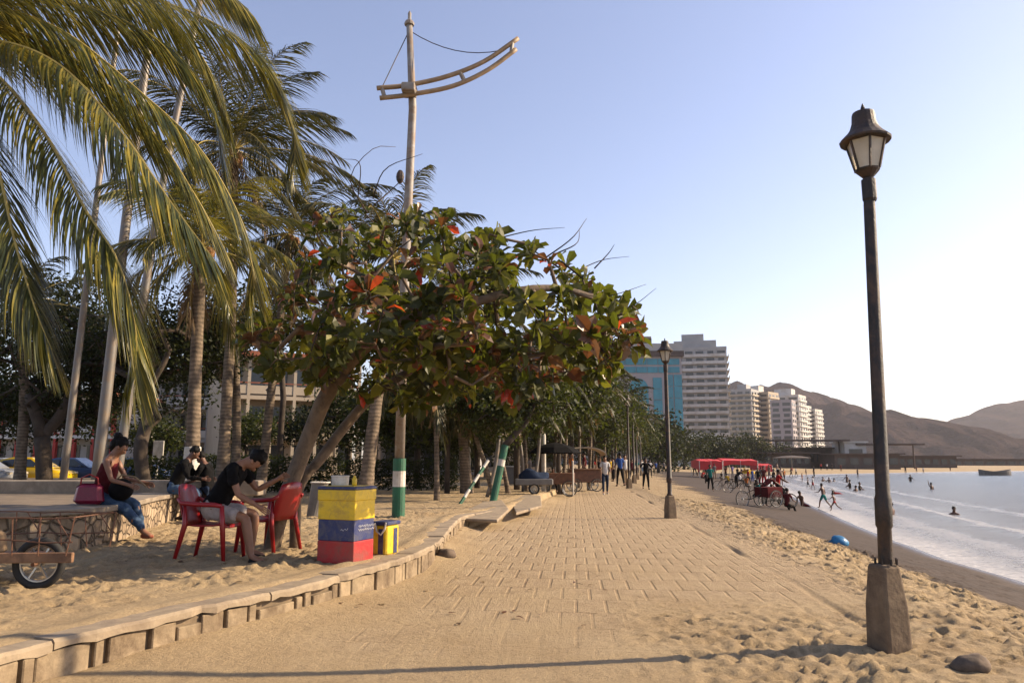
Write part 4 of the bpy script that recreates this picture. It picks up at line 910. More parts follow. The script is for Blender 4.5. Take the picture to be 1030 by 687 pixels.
for i, (px, py, ph, lb, tp_) in enumerate(((730, 481, 469, 'figure in maroon in the crowd below the awning middle', 'maroon'), (742, 481, 470, 'figure in black in the crowd below the awning middle', 'black'), (753, 487, 472, 'figure in red just left of the blue shirt', 'red'), (766, 486, 470, 'figure in grey between two bathers', 'grey'), (789, 484, 472, 'figure in orange standing at the water edge', 'orange'), (796, 480, 470, 'figure in black standing far at the water edge', 'black'), (801, 479, 470, 'figure in white standing far at the water edge', 'white'), (710, 480, 467, 'figure in blue left of the teal walker', 'blue'))):
    p = GT(px, py); person(p, R(q9.uniform(0, 360)), lb, h=min(max(P(px, ph, p.y).z-p.z, .9), 1.85), legs=ST if i % 2 else ST2, top=tp_, bottom='black', shoes=None, skinc='skin2', group='people on the beach')
# ================================================================== PALMS
def frond(pts, n=46, leaf=.75, droop=1.0, wind=V(0, 0, 0), w=.03, rr=.022, off=V(0, 0, 0), seed=0, segs=4, ang=(50, 22), tip=.35, hang=0.0):
    """one pinnate leaf: midrib through pts and hanging leaflets"""
    q = random.Random(seed); c = crom(pts, 40); mb = MB()
    mb.tube([p-off for p in c], [rr*(1-.85*i/40) for i in range(41)], 5); mb.cur = 1
    for i in range(n):
        f = .10+.89*(i/(n-1)); u = f*40; k = min(int(u), 39); b = c[k].lerp(c[k+1], u-k); T = (c[k+1]-c[k]).normalized()
        S = T.cross(V(0, 0, 1)); S = S.normalized() if S.length > .05 else V(1, 0, 0)
        U = S.cross(T)
        prof = min(1, .45+f*2.2)*(1 if f < .6 else 1-(f-.6)/.4*(1-tip))
        for sd in (-1, 1):
            if q.random() < .04: continue
            L_ = leaf*prof*q.uniform(.82, 1.1); ph = R(90-ang[0]+(ang[0]-ang[1])*f+q.uniform(-7, 7))
            d = (S*sd*math.cos(ph)+T*math.sin(ph)+U*q.uniform(.0, .3)*(1-hang)+V(0, 0, -1)*hang*q.uniform(.5, 1.3)).normalized(); p = b-off; ww = w*q.uniform(.75, 1.15); vs = []
            for s_ in range(segs+1):
                g = s_/segs; wv = T-d*T.dot(d); wv = wv.normalized() if wv.length > .1 else U
                wd = ww*(.55+.9*g if g < .4 else .91*(1-(g-.4)/.62))*.5
                vs += [p+wv*wd, p-wv*wd]
                if s_ < segs:
                    p = p+d*(L_/segs); d = (d+V(0, 0, -1)*droop*(.34+.5*g)*q.uniform(.7, 1.25)+wind*(.3+.5*g)).normalized()
            mb.add(vs, [(2*j, 2*j+1, 2*j+3, 2*j+2) for j in range(segs)])
    return mb
def put(mb, parent, off, m='frond'):
    o = mb.build('frond', [M['rachis'], M[m]], parent, smooth=False, fix=False); return o
def arc(c, az, el, L_, fall, wind=V(0, 0, 0)):
    pts = [V(*c)]; n = 7; e = el
    for i in range(n):
        d = V(math.cos(az)*math.cos(e), math.sin(az)*math.cos(e), math.sin(e))+wind*(i/n); pts.append(pts[-1]+d.normalized()*L_/n); e -= fall/n*(.6+.9*i/n)
    return pts
def palm(base, top, label, n=13, L_=3.2, r=.16, seed=1, leaf=.7, bands=(), wind=V(.5, 0, -.05), nl=60, mat_='frond', dead=2, bend=.5, group=None, nuts=True, el=(85, -35), w=.035, trunk=True, skirt=0, segs=4, bark='palmbark', azr=None, droop=1.0):
    q = random.Random(seed); base = V(*base); top = V(*top); t = empty('palm_tree', base, label, 'palm tree', group)
    if trunk:
        m_ = base.lerp(top, .5)+V(q.uniform(-1, 1)*bend*.4, q.uniform(-.3, .3), 0)
        c = crom([base+V(0, 0, -.15), base.lerp(m_, .5)+V(0, 0, 0), m_, top], 26); rad = []
        for i in range(27): f = i/26; rad.append(r*(1.28-.28*min(1, f*5))*(1-.25*f)*(1+.035*math.sin(i*2.1)))
        MB().tube([p-base for p in c], rad, 14).build('trunk', M[bark], t, smooth=True)
        for z0, z1, m in bands:
            pp = [p for p in crom([base+V(0, 0, -.1), base.lerp(m_, .5), m_, top], 100) if z0 <= p.z-base.z <= z1]
            if len(pp) > 1: MB().tube([p-base for p in pp], [r*(1.30-.28*min(1, (p.z-base.z)/max(.1, (top.z-base.z))*5))*1.02 for p in pp], 16).build('painted_band', M[m], t, smooth=True)
    off = base; a0 = q.uniform(0, 6.28)
    for i in range(n):
        az = a0+i*2.39996 if azr is None else q.uniform(*azr); f = i/max(1, n-1); e = R(el[0]+(el[1]-el[0])*f+q.uniform(-8, 8))
        pts = arc(top+V(0, 0, .05), az, e, L_*q.uniform(.82, 1.08)*(.8 if f < .12 else 1), R(95-35*f), wind)
        put(frond(pts, int(nl*1.5), leaf*1.15, droop*.75, wind*.4, w*.72, r*.16, off, seed*100+i, segs, hang=.4), t, off, mat_)
    for i in range(dead+skirt):
        az = q.uniform(0, 6.28); pts = arc(top-V(0, 0, .1), az, R(-35-20*(i % 3)), L_*q.uniform(.6, .85), R(45), wind*.4)
        put(frond(pts, nl, leaf*.8, 1.5, V(0, 0, 0), w*.8, r*.15, off, seed*100+60+i, segs), t, off, 'frond_dead')
    if nuts:
        a = MB()
        for i in range(9): an = q.uniform(0, 6.28); a.ball(top-off+V(math.cos(an)*.22, math.sin(an)*.22, q.uniform(-.42, -.05)), (.10, .10, .12), 8, 6)
        a.build('coconut_cluster', mat('coconut', (.35, .16, .04), .6, .4, 3) if 'coconut' not in bpy.data.materials else bpy.data.materials['coconut'], t, smooth=True)
    return t
# --- near palm at upper left: its trunk is left of the picture, its long leaves sweep in
Yn = 7.4
cr = P(-70, 45, Yn); bs = V(cr.x-.4, cr.y+.3, ZP)
t = empty('palm_tree', bs, 'nearest coconut palm sweeping long yellow green fronds across the upper left', 'palm tree')
c = crom([bs+V(0, 0, -.1), bs+V(-.2, 0, 2), bs+V(0, 0, 4), cr-V(0, 0, .1)], 24)
MB().tube([p-bs for p in c], [.17-.003*i for i in range(25)], 14).build('trunk', M['palmbark'], t, smooth=True)
near = [
 ([(-70, 45), (0, 42), (63, 68), (122, 133), (175, 208), (216, 262)], (7.4, 7.2, 7.0, 6.8, 6.7, 6.7), .95),
 ([(-70, 45), (-20, 8), (60, 30), (140, 92), (205, 155), (248, 235), (256, 290)], (7.4, 7.5, 7.7, 7.8, 7.9, 8.0, 8.1), .95),
 ([(-70, 45), (10, -22), (110, -12), (200, 16), (262, 58), (293, 120), (297, 165)], (7.4, 7.8, 8.3, 8.6, 8.9, 9.0, 9.1), .95),
 ([(-70, 45), (0, 0), (90, 8), (165, 45), (210, 95), (226, 165)], (7.4, 7.7, 8.2, 8.5, 8.6, 8.7), .9),
 ([(-70, 45), (-10, 70), (45, 135), (84, 208), (118, 262), (136, 330), (136, 385)], (7.4, 7.0, 6.8, 6.6, 6.5, 6.5, 6.5), .85),
 ([(-70, 45), (-35, 90), (-5, 160), (14, 240), (35, 310), (52, 352)], (7.4, 6.9, 6.6, 6.4, 6.3, 6.3), .75),
 ([(-70, 45), (-40, -30), (30, -70), (120, -60), (200, -30), (250, 10)], (7.4, 7.2, 6.9, 6.7, 6.6, 6.6), .9),
 ([(-70, 45), (-90, 120), (-80, 220), (-60, 300)], (7.4, 7.2, 7.0, 7.0), .8),
 ([(-70, 45), (-150, 10), (-230, 60), (-290, 150)], (7.4, 7.6, 7.8, 8), .8),
 ([(-70, 45), (-120, -50), (-200, -60), (-280, 0)], (7.4, 7.2, 7.0, 7.0), .8),
 ([(-70, 45), (-5, 28), (75, 60), (150, 128), (196, 196), (226, 250)], (7.4, 7.7, 8.0, 8.3, 8.4, 8.5), .9),
 ([(-70, 45), (-20, -20), (70, -30), (150, 0), (205, 60), (232, 130)], (7.4, 7.9, 8.6, 9.2, 9.4, 9.6), .9),
 ([(-70, 45), (-60, -60), (-20, -140), (60, -170), (140, -150)], (7.4, 7.9, 8.5, 9, 9.3), .9)]
for i, (px, ys_, lf) in enumerate(near):
    put(frond([P(x, y, yy) for (x, y), yy in zip(px, ys_)], 270, lf*1.2, .6, V(.22, 0, 0), .021, .022, bs, 900+i, 5, (54, 26), .5, .55), t, bs)
WH = (('-', 0, 0),)
# --- palm with whitewashed foot behind the bench
b = P(192, 497, 17.3); b.z = ZB
palm(b, P(203, 250, 17.6), 'coconut palm with whitewashed foot growing behind the stone bench', 20, 3.0, .165, 3, .95, ((-.1, .95, 'white'),), V(.25, 0, -.1), 46, 'frond', 3, .15, w=.045)
b = P(224, 480, 21); b.z = ZP+.3
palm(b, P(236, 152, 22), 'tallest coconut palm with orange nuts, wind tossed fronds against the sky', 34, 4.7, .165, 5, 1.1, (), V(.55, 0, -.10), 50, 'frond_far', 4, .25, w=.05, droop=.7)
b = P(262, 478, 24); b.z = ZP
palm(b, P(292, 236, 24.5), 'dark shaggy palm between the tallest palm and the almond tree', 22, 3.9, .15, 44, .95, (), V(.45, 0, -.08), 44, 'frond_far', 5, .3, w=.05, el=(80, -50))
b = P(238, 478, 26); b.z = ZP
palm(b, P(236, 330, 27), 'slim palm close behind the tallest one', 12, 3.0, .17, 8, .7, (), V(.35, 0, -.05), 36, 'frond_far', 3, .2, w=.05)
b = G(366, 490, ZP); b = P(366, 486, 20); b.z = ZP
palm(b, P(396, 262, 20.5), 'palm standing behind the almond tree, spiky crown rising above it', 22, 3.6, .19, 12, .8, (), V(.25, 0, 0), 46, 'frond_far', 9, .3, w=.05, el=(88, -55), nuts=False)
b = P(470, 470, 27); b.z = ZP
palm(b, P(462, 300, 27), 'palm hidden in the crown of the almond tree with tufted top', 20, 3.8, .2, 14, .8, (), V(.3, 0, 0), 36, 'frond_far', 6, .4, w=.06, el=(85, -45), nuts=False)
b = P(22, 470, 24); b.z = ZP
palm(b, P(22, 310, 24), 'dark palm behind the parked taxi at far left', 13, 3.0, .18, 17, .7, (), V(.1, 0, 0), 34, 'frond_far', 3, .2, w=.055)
# --- row of palms following the promenade
row = [(440, 478, 438, 362, 22, 2.9, 8), (512, 476, 500, 390, 27, 3.0, 6), (498, 480, 470, 375, 24, 2.9, 7), (530, 472, 524, 372, 31, 3.2, 3), (556, 470, 566, 352, 36, 4.0, 3), (548, 470, 540, 368, 30, 3.3, 2),
       (582, 474, 588, 368, 40, 3.4, 3), (592, 472, 592, 388, 37, 2.7, 3), (566, 472, 570, 392, 33, 2.7, 3), (608, 472, 612, 398, 52, 3.2, 2), (596, 470, 578, 358, 56, 4.2, 2),
       (618, 470, 622, 408, 60, 3.4, 2), (628, 470, 632, 418, 74, 3.4, 2), (638, 468, 642, 428, 90, 3.6, 2), (648, 467, 652, 436, 110, 3.8, 1)]
lbs = ['small drooping palm with dry skirt left of the painted trunk', 'palm with yellow arching fronds above the grey crates', 'low palm with dry hanging fronds left of the propped trunk', 'slim white trunked palm, one of the promenade row above the carts',
       'tall palm of the promenade row over the dark cart', 'slim palm over the dark vendor cart', 'tall palm above the arched kiosk cart', 'palm with brown skirt above the walking man', 'short palm in the shade behind the carts',
       'palm of the row left of the distant lamps', 'tallest palm of the far promenade row', 'palm whose crown reaches the first distant lamp', 'palm whose crown hides the second distant lamp', 'small far palm before the blue glass hotel', 'farthest and smallest palm of the promenade row']
for i, (x0, y0, x1, y1, Yp, L_, dd) in enumerate(row):
    b = P(x0, y0, Yp); b.z = ground_z(b.x, b.y)
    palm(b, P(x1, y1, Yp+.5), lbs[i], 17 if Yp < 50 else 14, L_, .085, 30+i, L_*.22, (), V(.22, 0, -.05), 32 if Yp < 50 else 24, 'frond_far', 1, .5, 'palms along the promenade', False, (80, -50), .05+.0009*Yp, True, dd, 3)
# leaning trunk with green paint, propped by a striped pole
pb_ = P(496, 500, 21.5); pb_.z = ground_z(pb_.x, pb_.y)
PAINT = pb_
q0 = P(462, 517, 20.3); q0.z = ground_z(q0.x, q0.y)-.03; q1 = P(491, 463, 21.2)
t = empty('prop_pole', q0, 'slanting prop pole striped green and white, left of the painted leaning palm', 'pole')
for k in range(6): MB().tube([(q1-q0)*(k/6), (q1-q0)*((k+1)/6)], .045, 8).build('painted_band', M['green' if k % 2 == 0 else 'white'], t, smooth=False)

# ================================================================== BROADLEAF TREES
def grow(roots, tips, step, rnd_, sag=0.0):
    """join every tip to the nearest wood, bending as it goes; returns nodes, parents"""
    N_ = [Vector(p) for p, _ in roots]; Pa = [pr for _, pr in roots]; ends = []
    A = np.array([tuple(p) for p in N_])
    for tp in sorted(tips, key=lambda p: (A-np.array(tuple(p))).__pow__(2).sum(1).min()):
        d = ((A-np.array(tuple(tp)))**2).sum(1); k = int(d.argmin()); L_ = math.sqrt(d[k]); m = max(1, int(L_/step)); a = N_[k]; prev = k; j = Vector((rnd_.uniform(-1, 1), rnd_.uniform(-1, 1), rnd_.uniform(-.6, 1)))*L_*.18
        new_ = []
        for i in range(1, m+1):
            f = i/m; p = a.lerp(tp, f)+j*math.sin(math.pi*f)+V(0, 0, sag*L_*math.sin(math.pi*f)); N_.append(p); Pa.append(prev); prev = len(N_)-1; new_.append(tuple(p))
        A = np.vstack([A, np.array(new_)]); ends.append(prev)
    return N_, Pa, ends
def wood(N_, Pa, ends, r0, rt, off, n0, expo=2.3):
    """split into trunk/limbs (thick) and twigs; radii from the number of tips carried"""
    cnt = [0.0]*len(N_)
    for e in ends:
        k = e
        while k is not None and k >= 0: cnt[k] += 1; k = Pa[k]
    mx = max(cnt); rad = [max(rt, r0*(c/mx)**(1/expo)) for c in cnt]
    chn = {}
    for i, p in enumerate(Pa):
        if p is not None and p >= 0: chn.setdefault(p, []).append(i)
    big, small = MB(), MB(); done = set()
    st = [(None, i) for i, p in enumerate(Pa) if p is None or p < 0]
    while st:
        pr, i = st.pop(); pts = ([N_[pr]-off] if pr is not None else [])+[N_[i]-off]; rr = ([min(rad[pr], rad[i]*1.3)] if pr is not None else [])+[rad[i]]
        k = i
        while chn.get(k):
            cs = sorted(chn[k], key=lambda c_: -cnt[c_]); 
            for c_ in cs[1:]: st.append((k, c_))
            k = cs[0]; pts.append(N_[k]-off); rr.append(rad[k])
        if len(pts) > 1:
            (big if rr[0] > r0*.22 else small).tube(pts, rr, 10 if rr[0] > r0*.22 else 4, True)
    return big, small
def leafq(mb, p, d, up, L_, w, fold=.15, curve=.2, m=0):
    """one leaf, six faces, folded along its midrib, widest past the middle"""
    d = d.normalized(); s = d.cross(up); s = s.normalized() if s.length > .05 else d.orthogonal().normalized(); u = s.cross(d)
    a = p; b = p+d*L_*.5+u*fold*0; c = p+d*L_*.82-u*curve*L_*.4; e = p+d*L_-u*curve*L_*.8; hw = w/2; f = u*fold*w
    vs = [a, b+s*hw*.8+f, b, b-s*hw*.8+f, c+s*hw+f, c, c-s*hw+f, e]
    mb.add(vs, [(0, 2, 1), (0, 3, 2), (1, 2, 5, 4), (2, 3, 6, 5), (4, 5, 7), (5, 6, 7)], m)
def leafs(mb, p, d, q, n, L_, w, spread, m=0):
    """simple two-face leaf spray for distant crowns"""
    for i in range(n):
        a = p+V(q.gauss(0, spread), q.gauss(0, spread), q.gauss(0, spread*.8)); dd = V(q.gauss(0, 1), q.gauss(0, 1), q.gauss(-.2, .7)).normalized(); s = dd.orthogonal().normalized()
        s = (Matrix.Rotation(q.uniform(0, 6.28), 3, dd) @ s)*w*.5*q.uniform(.7, 1.2); l = L_*q.uniform(.7, 1.2); mb.add([a, a+dd*l*.5+s, a+dd*l, a+dd*l*.5-s], [(0, 1, 2, 3)], m)
# --- the sea almond tree
q = random.Random(21); Ya = 10.6
tb = G(272, 553, ZP); ab = V(tb.x, tb.y, ZP); Ya = tb.y
t = empty('almond_tree', ab, 'leaning sea almond tree with large green and red leaves, twin trunks', 'tree')
def TP(x, y, dy=0): return P(x, y, Ya+dy)
main = [ab+V(0, 0, -.1), TP(281, 520), TP(296, 478, .05), TP(312, 436, .1), TP(326, 402, .1), TP(345, 372, 0)]
l2 = [TP(300, 492, .3), TP(322, 462, .5), TP(346, 430, .7), TP(372, 400, .9)]
roots = []; 
def chain(pts, first=None):
    prev = first; 
    for p in crom(pts, max(4, (len(pts)-1)*4)): roots.append((p, prev)); prev = len(roots)-1
    return prev
k1 = chain(main); k2 = chain([ab+V(.25, .25, -.1)]+l2)
limbs = [[(345, 372, 0), (372, 345, -.4), (410, 322, -.8), (455, 312, -1.1)], [(345, 372, 0), (352, 335, .4), (368, 290, .8), (395, 255, .9)], [(345, 372, 0), (322, 345, -.6), (295, 325, -1), (268, 318, -1.3)],
         [(372, 400, .9), (415, 372, 1.0), (465, 355, 1.0), (520, 345, .8), (570, 330, .6)], [(372, 400, .9), (400, 350, 1.6), (440, 300, 2.0), (480, 270, 2.0)], [(372, 345, -.4), (420, 350, -1.5), (480, 345, -2.0)],
         [(455, 312, -1.1), (510, 295, -1), (560, 290, -.7), (600, 300, -.4)]]
for lm in limbs: 
    pts = [TP(*p) for p in lm]; d = [(i, (n_[0]-pts[0]).length) for i, n_ in enumerate(roots)]; f = min(d, key=lambda z: z[1])[0]; chain(pts[:], f)
env = [(240, 340), (262, 312), (285, 285), (305, 255), (328, 215), (345, 192), (372, 212), (405, 222), (435, 208), (465, 224), (500, 232), (540, 248), (572, 262), (600, 282), (618, 300), (640, 318), (648, 332), (632, 352), (610, 372), (575, 385), (540, 392), (500, 402), (450, 405), (410, 408), (370, 398), (330, 388), (290, 378), (255, 368)]
def inside(x, y, poly):
    c = False; j = len(poly)-1
    for i in range(len(poly)):
        if (poly[i][1] > y) != (poly[j][1] > y) and x < (poly[j][0]-poly[i][0])*(y-poly[i][1])/(poly[j][1]-poly[i][1])+poly[i][0]: c = not c
        j = i
    return c
tips = []
while len(tips) < 600:
    x, y = q.uniform(236, 650), q.uniform(186, 408)
    if not inside(x, y, env): continue
    e = min(1, min(math.hypot(x-a, y-b) for a, b in env)/60); dy = q.uniform(-1, 1)*2.2*math.sqrt(e)
    if mnoise.noise(V(x/34, y/30, dy*.8)) < (.18 if y < 245 else .07 if y < 290 else -.04): continue
    tips.append(TP(x, y, dy))
N_, Pa, ends = grow(roots, tips, .28, q, .05)
big, small = wood(N_, Pa, ends, .108, .008, ab, 0)
big.add(small.v, small.f, 1); TRB = big
lv = MB()
for e in ends:
    p = N_[e]-ab; d0 = (N_[e]-N_[Pa[e]]).normalized(); d0 = (d0+V(0, 0, .5)).normalized(); n = q.randint(5, 12); ph = q.uniform(0, 6)
    kind = q.random(); s1 = d0.orthogonal().normalized(); s2 = d0.cross(s1); big_ = q.uniform(.75, 1.25)*(1+.12*max(0, min(1.5, p.x+.0)))
    for i in range(n):
        a = ph+i*2.4; el_ = R(q.uniform(15, 62)); dd = (s1*math.cos(a)+s2*math.sin(a))*math.cos(el_)+d0*math.sin(el_); dd.z -= q.uniform(0, .35)
        mm = 0
        if kind < .04 and i < 2: mm = 1
        elif kind < .20: mm = 2 if q.random() < .6 else 0
        elif q.random() < .05: mm = q.choice((1, 2, 2, 2))
        L_ = q.uniform(.08, .21)*big_; leafq(lv, p-d0*q.uniform(0, .12)+dd*.03, dd, d0, L_, L_*q.uniform(.42, .62), q.uniform(.02, .35), q.uniform(-.2, 1.0), mm)
lv.build('foliage', [M['almond'], M['almond_red'], M['almond_brown']], t, fix=False)
# bare wands sticking out on the wind side
bt = MB()
for ch_ in ([(545, 262), (575, 240), (590, 220)], [(560, 255), (580, 245), (583, 232)], [(575, 275), (605, 262), (633, 258)], [(598, 270), (612, 255), (618, 246)], [(595, 300), (620, 296), (650, 286)], [(600, 315), (635, 308), (660, 290)], [(636, 308), (642, 313), (640, 318)],
            [(500, 240), (535, 232), (568, 229)], [(370, 215), (352, 180), (375, 150), (398, 148)], [(375, 200), (388, 170), (425, 155)], [(360, 200), (362, 165), (345, 160)], [(378, 205), (395, 190), (405, 180)]):
    bt.tube(crom([TP(x, y, q.uniform(-.3, .3)) - ab for x, y in ch_], 9), [.012, .011, .010, .009, .008, .007, .006, .005, .004, .003], 4)
TRB.add(bt.v, bt.f, 1); TRB.build('trunk', [M['bark'], M['darkbark']], t, smooth=True)
# fallen leaves under the tree
fl = MB()
for i in range(170):
    x, y = q.uniform(-5.4, 1.2), q.uniform(7, 19); z = ground_z(x, y)+.012; a = q.uniform(0, 6.28); leafq(fl, V(x, y, z), V(math.cos(a), math.sin(a), q.uniform(-.1, .3)), V(0, 0, 1), q.uniform(.05, .10), .045, .1, .12, q.choice((0, 1, 1)))
o = fl.build('leaf_litter', [M['almond_brown'], M['frond_dead']], fix=False); tag(o, 'scattered dry brown leaves lying on the sand', 'leaves', kind='stuff')

def bush_tree(base, limbs_, cen, rad, ntips, label, m='leaf_dark', L_=.16, w=.08, per=44, spread=.34, r0=.2, seed=1, bark='darkbark', name='tree', group=None, thr=-.12):
    q = random.Random(seed); global roots
    roots = []; base = V(*base); t = empty(name, base, label, 'tree' if name != 'shrub' else 'shrub', group)
    for k, lm in enumerate(limbs_):
        pts = [V(*p) for p in lm]; f = None
        if k: f = min(range(len(roots)), key=lambda i: (roots[i][0]-pts[0]).length)
        chain(pts, f)
    tips = []; g = 0
    while len(tips) < ntips and g < ntips*40:
        g += 1; c_, r_ = q.choice(list(zip(cen, rad))); d = V(q.gauss(0, 1), q.gauss(0, 1), q.gauss(0, 1)).normalized()*q.random()**.42; p = V(c_[0]+d.x*r_[0], c_[1]+d.y*r_[1], c_[2]+d.z*r_[2])
        if mnoise.noise(p*(1.0/max(.6, min(r_)*.42))+V(seed*7, 0, 0)) < thr or p.z < base.z+.3: continue
        tips.append(p)
    N_, Pa, ends = grow(roots, tips, .55, q)
    big, small = wood(N_, Pa, ends, r0, .012, base, 0); big.add(small.v, small.f, 1); big.build('trunk', [M[bark], M['darkbark']], t, smooth=True)
    lv = MB()
    for e in ends: leafs(lv, N_[e]-base, None, q, per, L_, w, spread)
    lv.build('foliage', M[m], t, fix=False); return t
def pw(x, y, Y_): return tuple(P(x, y, Y_))
def gb(x, Y_): p = P(x, 470, Y_); p.z = ground_z(p.x, p.y); return tuple(p)
# left background: dark spreading trees
b = gb(48, 24)
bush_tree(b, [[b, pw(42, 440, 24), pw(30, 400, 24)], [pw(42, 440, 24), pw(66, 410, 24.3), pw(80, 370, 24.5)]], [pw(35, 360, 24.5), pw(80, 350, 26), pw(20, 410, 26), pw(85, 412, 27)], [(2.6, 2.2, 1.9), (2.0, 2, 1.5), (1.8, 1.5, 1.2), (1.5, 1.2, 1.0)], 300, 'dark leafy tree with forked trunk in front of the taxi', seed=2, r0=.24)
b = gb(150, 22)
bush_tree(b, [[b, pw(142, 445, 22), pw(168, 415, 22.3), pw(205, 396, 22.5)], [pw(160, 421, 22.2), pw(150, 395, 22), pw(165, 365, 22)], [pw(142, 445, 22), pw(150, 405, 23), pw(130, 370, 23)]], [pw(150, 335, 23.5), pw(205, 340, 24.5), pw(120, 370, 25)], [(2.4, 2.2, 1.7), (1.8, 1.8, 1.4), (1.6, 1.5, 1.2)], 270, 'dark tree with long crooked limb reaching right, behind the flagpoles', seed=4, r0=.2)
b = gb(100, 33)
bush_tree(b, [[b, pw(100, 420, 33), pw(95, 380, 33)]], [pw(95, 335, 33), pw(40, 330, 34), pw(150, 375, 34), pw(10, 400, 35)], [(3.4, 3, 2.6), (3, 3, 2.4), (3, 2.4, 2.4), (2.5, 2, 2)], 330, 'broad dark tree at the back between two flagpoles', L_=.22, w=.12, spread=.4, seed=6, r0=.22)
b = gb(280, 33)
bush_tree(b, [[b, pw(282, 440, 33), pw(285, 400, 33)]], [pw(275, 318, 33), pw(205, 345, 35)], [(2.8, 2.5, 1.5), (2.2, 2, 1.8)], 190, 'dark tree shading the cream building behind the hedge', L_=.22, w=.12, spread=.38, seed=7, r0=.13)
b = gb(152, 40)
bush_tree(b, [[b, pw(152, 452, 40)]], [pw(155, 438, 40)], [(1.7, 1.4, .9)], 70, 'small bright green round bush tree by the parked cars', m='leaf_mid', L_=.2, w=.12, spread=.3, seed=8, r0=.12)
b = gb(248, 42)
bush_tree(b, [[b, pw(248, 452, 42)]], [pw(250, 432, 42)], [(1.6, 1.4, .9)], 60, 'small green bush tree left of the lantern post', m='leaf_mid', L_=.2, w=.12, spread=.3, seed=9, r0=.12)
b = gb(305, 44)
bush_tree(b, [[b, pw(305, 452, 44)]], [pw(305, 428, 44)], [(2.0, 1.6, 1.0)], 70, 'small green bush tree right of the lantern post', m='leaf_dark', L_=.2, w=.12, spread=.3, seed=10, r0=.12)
# behind the almond and along the promenade
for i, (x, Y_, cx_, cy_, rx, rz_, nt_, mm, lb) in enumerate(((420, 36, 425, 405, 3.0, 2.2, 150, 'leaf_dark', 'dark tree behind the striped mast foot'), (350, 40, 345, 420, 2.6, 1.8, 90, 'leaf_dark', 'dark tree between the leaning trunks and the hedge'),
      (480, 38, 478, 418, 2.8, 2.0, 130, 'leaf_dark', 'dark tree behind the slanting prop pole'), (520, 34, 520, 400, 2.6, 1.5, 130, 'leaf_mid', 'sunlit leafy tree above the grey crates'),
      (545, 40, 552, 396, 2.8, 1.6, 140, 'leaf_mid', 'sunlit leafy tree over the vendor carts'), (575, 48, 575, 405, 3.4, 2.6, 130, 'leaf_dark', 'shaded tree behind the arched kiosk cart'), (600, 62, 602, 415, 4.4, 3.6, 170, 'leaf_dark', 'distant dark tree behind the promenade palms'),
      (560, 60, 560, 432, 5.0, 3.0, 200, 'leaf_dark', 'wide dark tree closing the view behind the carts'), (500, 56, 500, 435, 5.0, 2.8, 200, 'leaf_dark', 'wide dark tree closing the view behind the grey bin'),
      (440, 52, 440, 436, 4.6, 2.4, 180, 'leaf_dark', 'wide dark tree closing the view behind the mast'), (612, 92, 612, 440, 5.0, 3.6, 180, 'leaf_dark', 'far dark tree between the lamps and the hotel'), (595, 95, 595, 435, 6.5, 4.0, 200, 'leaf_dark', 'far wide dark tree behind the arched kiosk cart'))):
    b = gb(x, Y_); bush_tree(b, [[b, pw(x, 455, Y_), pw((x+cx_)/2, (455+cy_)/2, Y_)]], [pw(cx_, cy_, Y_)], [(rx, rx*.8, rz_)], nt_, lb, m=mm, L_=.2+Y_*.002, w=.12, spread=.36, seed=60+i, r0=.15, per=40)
# clipped hedge
def hedge(x0, x1, Y_, z0, z1, dpt, label, seed):
    q = random.Random(seed); a, b = P(x0, 470, Y_), P(x1, 470, Y_); mb = MB(); n = int((b.x-a.x)*dpt*(z1-z0)*900)
    for i in range(n):
        p = V(q.uniform(a.x, b.x), Y_+q.uniform(-dpt/2, dpt/2), q.uniform(z0, z1)); p.z = z0+(p.z-z0)*(1+.12*mnoise.noise(V(p.x*.9, 0, 3))); p.y += .12*mnoise.noise(V(p.x*1.5, p.z*2, 0))
        leafs(mb, p, None, q, 2, .10, .065, .04)
    o = mb.build('hedge', M['leaf_mid'], fix=False); tag(o, label, 'hedge'); return o
hedge(120, 188, 24, ZP, 1.55, .7, 'trimmed green hedge between the seated woman and the white footed palm', 3)
hedge(196, 345, 28, ZP, 1.65, .7, 'long dark trimmed hedge behind the red chairs', 4)
hedge(345, 460, 31, ZP, 1.5, .7, 'dark hedge continuing behind the painted cooler and mast', 5)

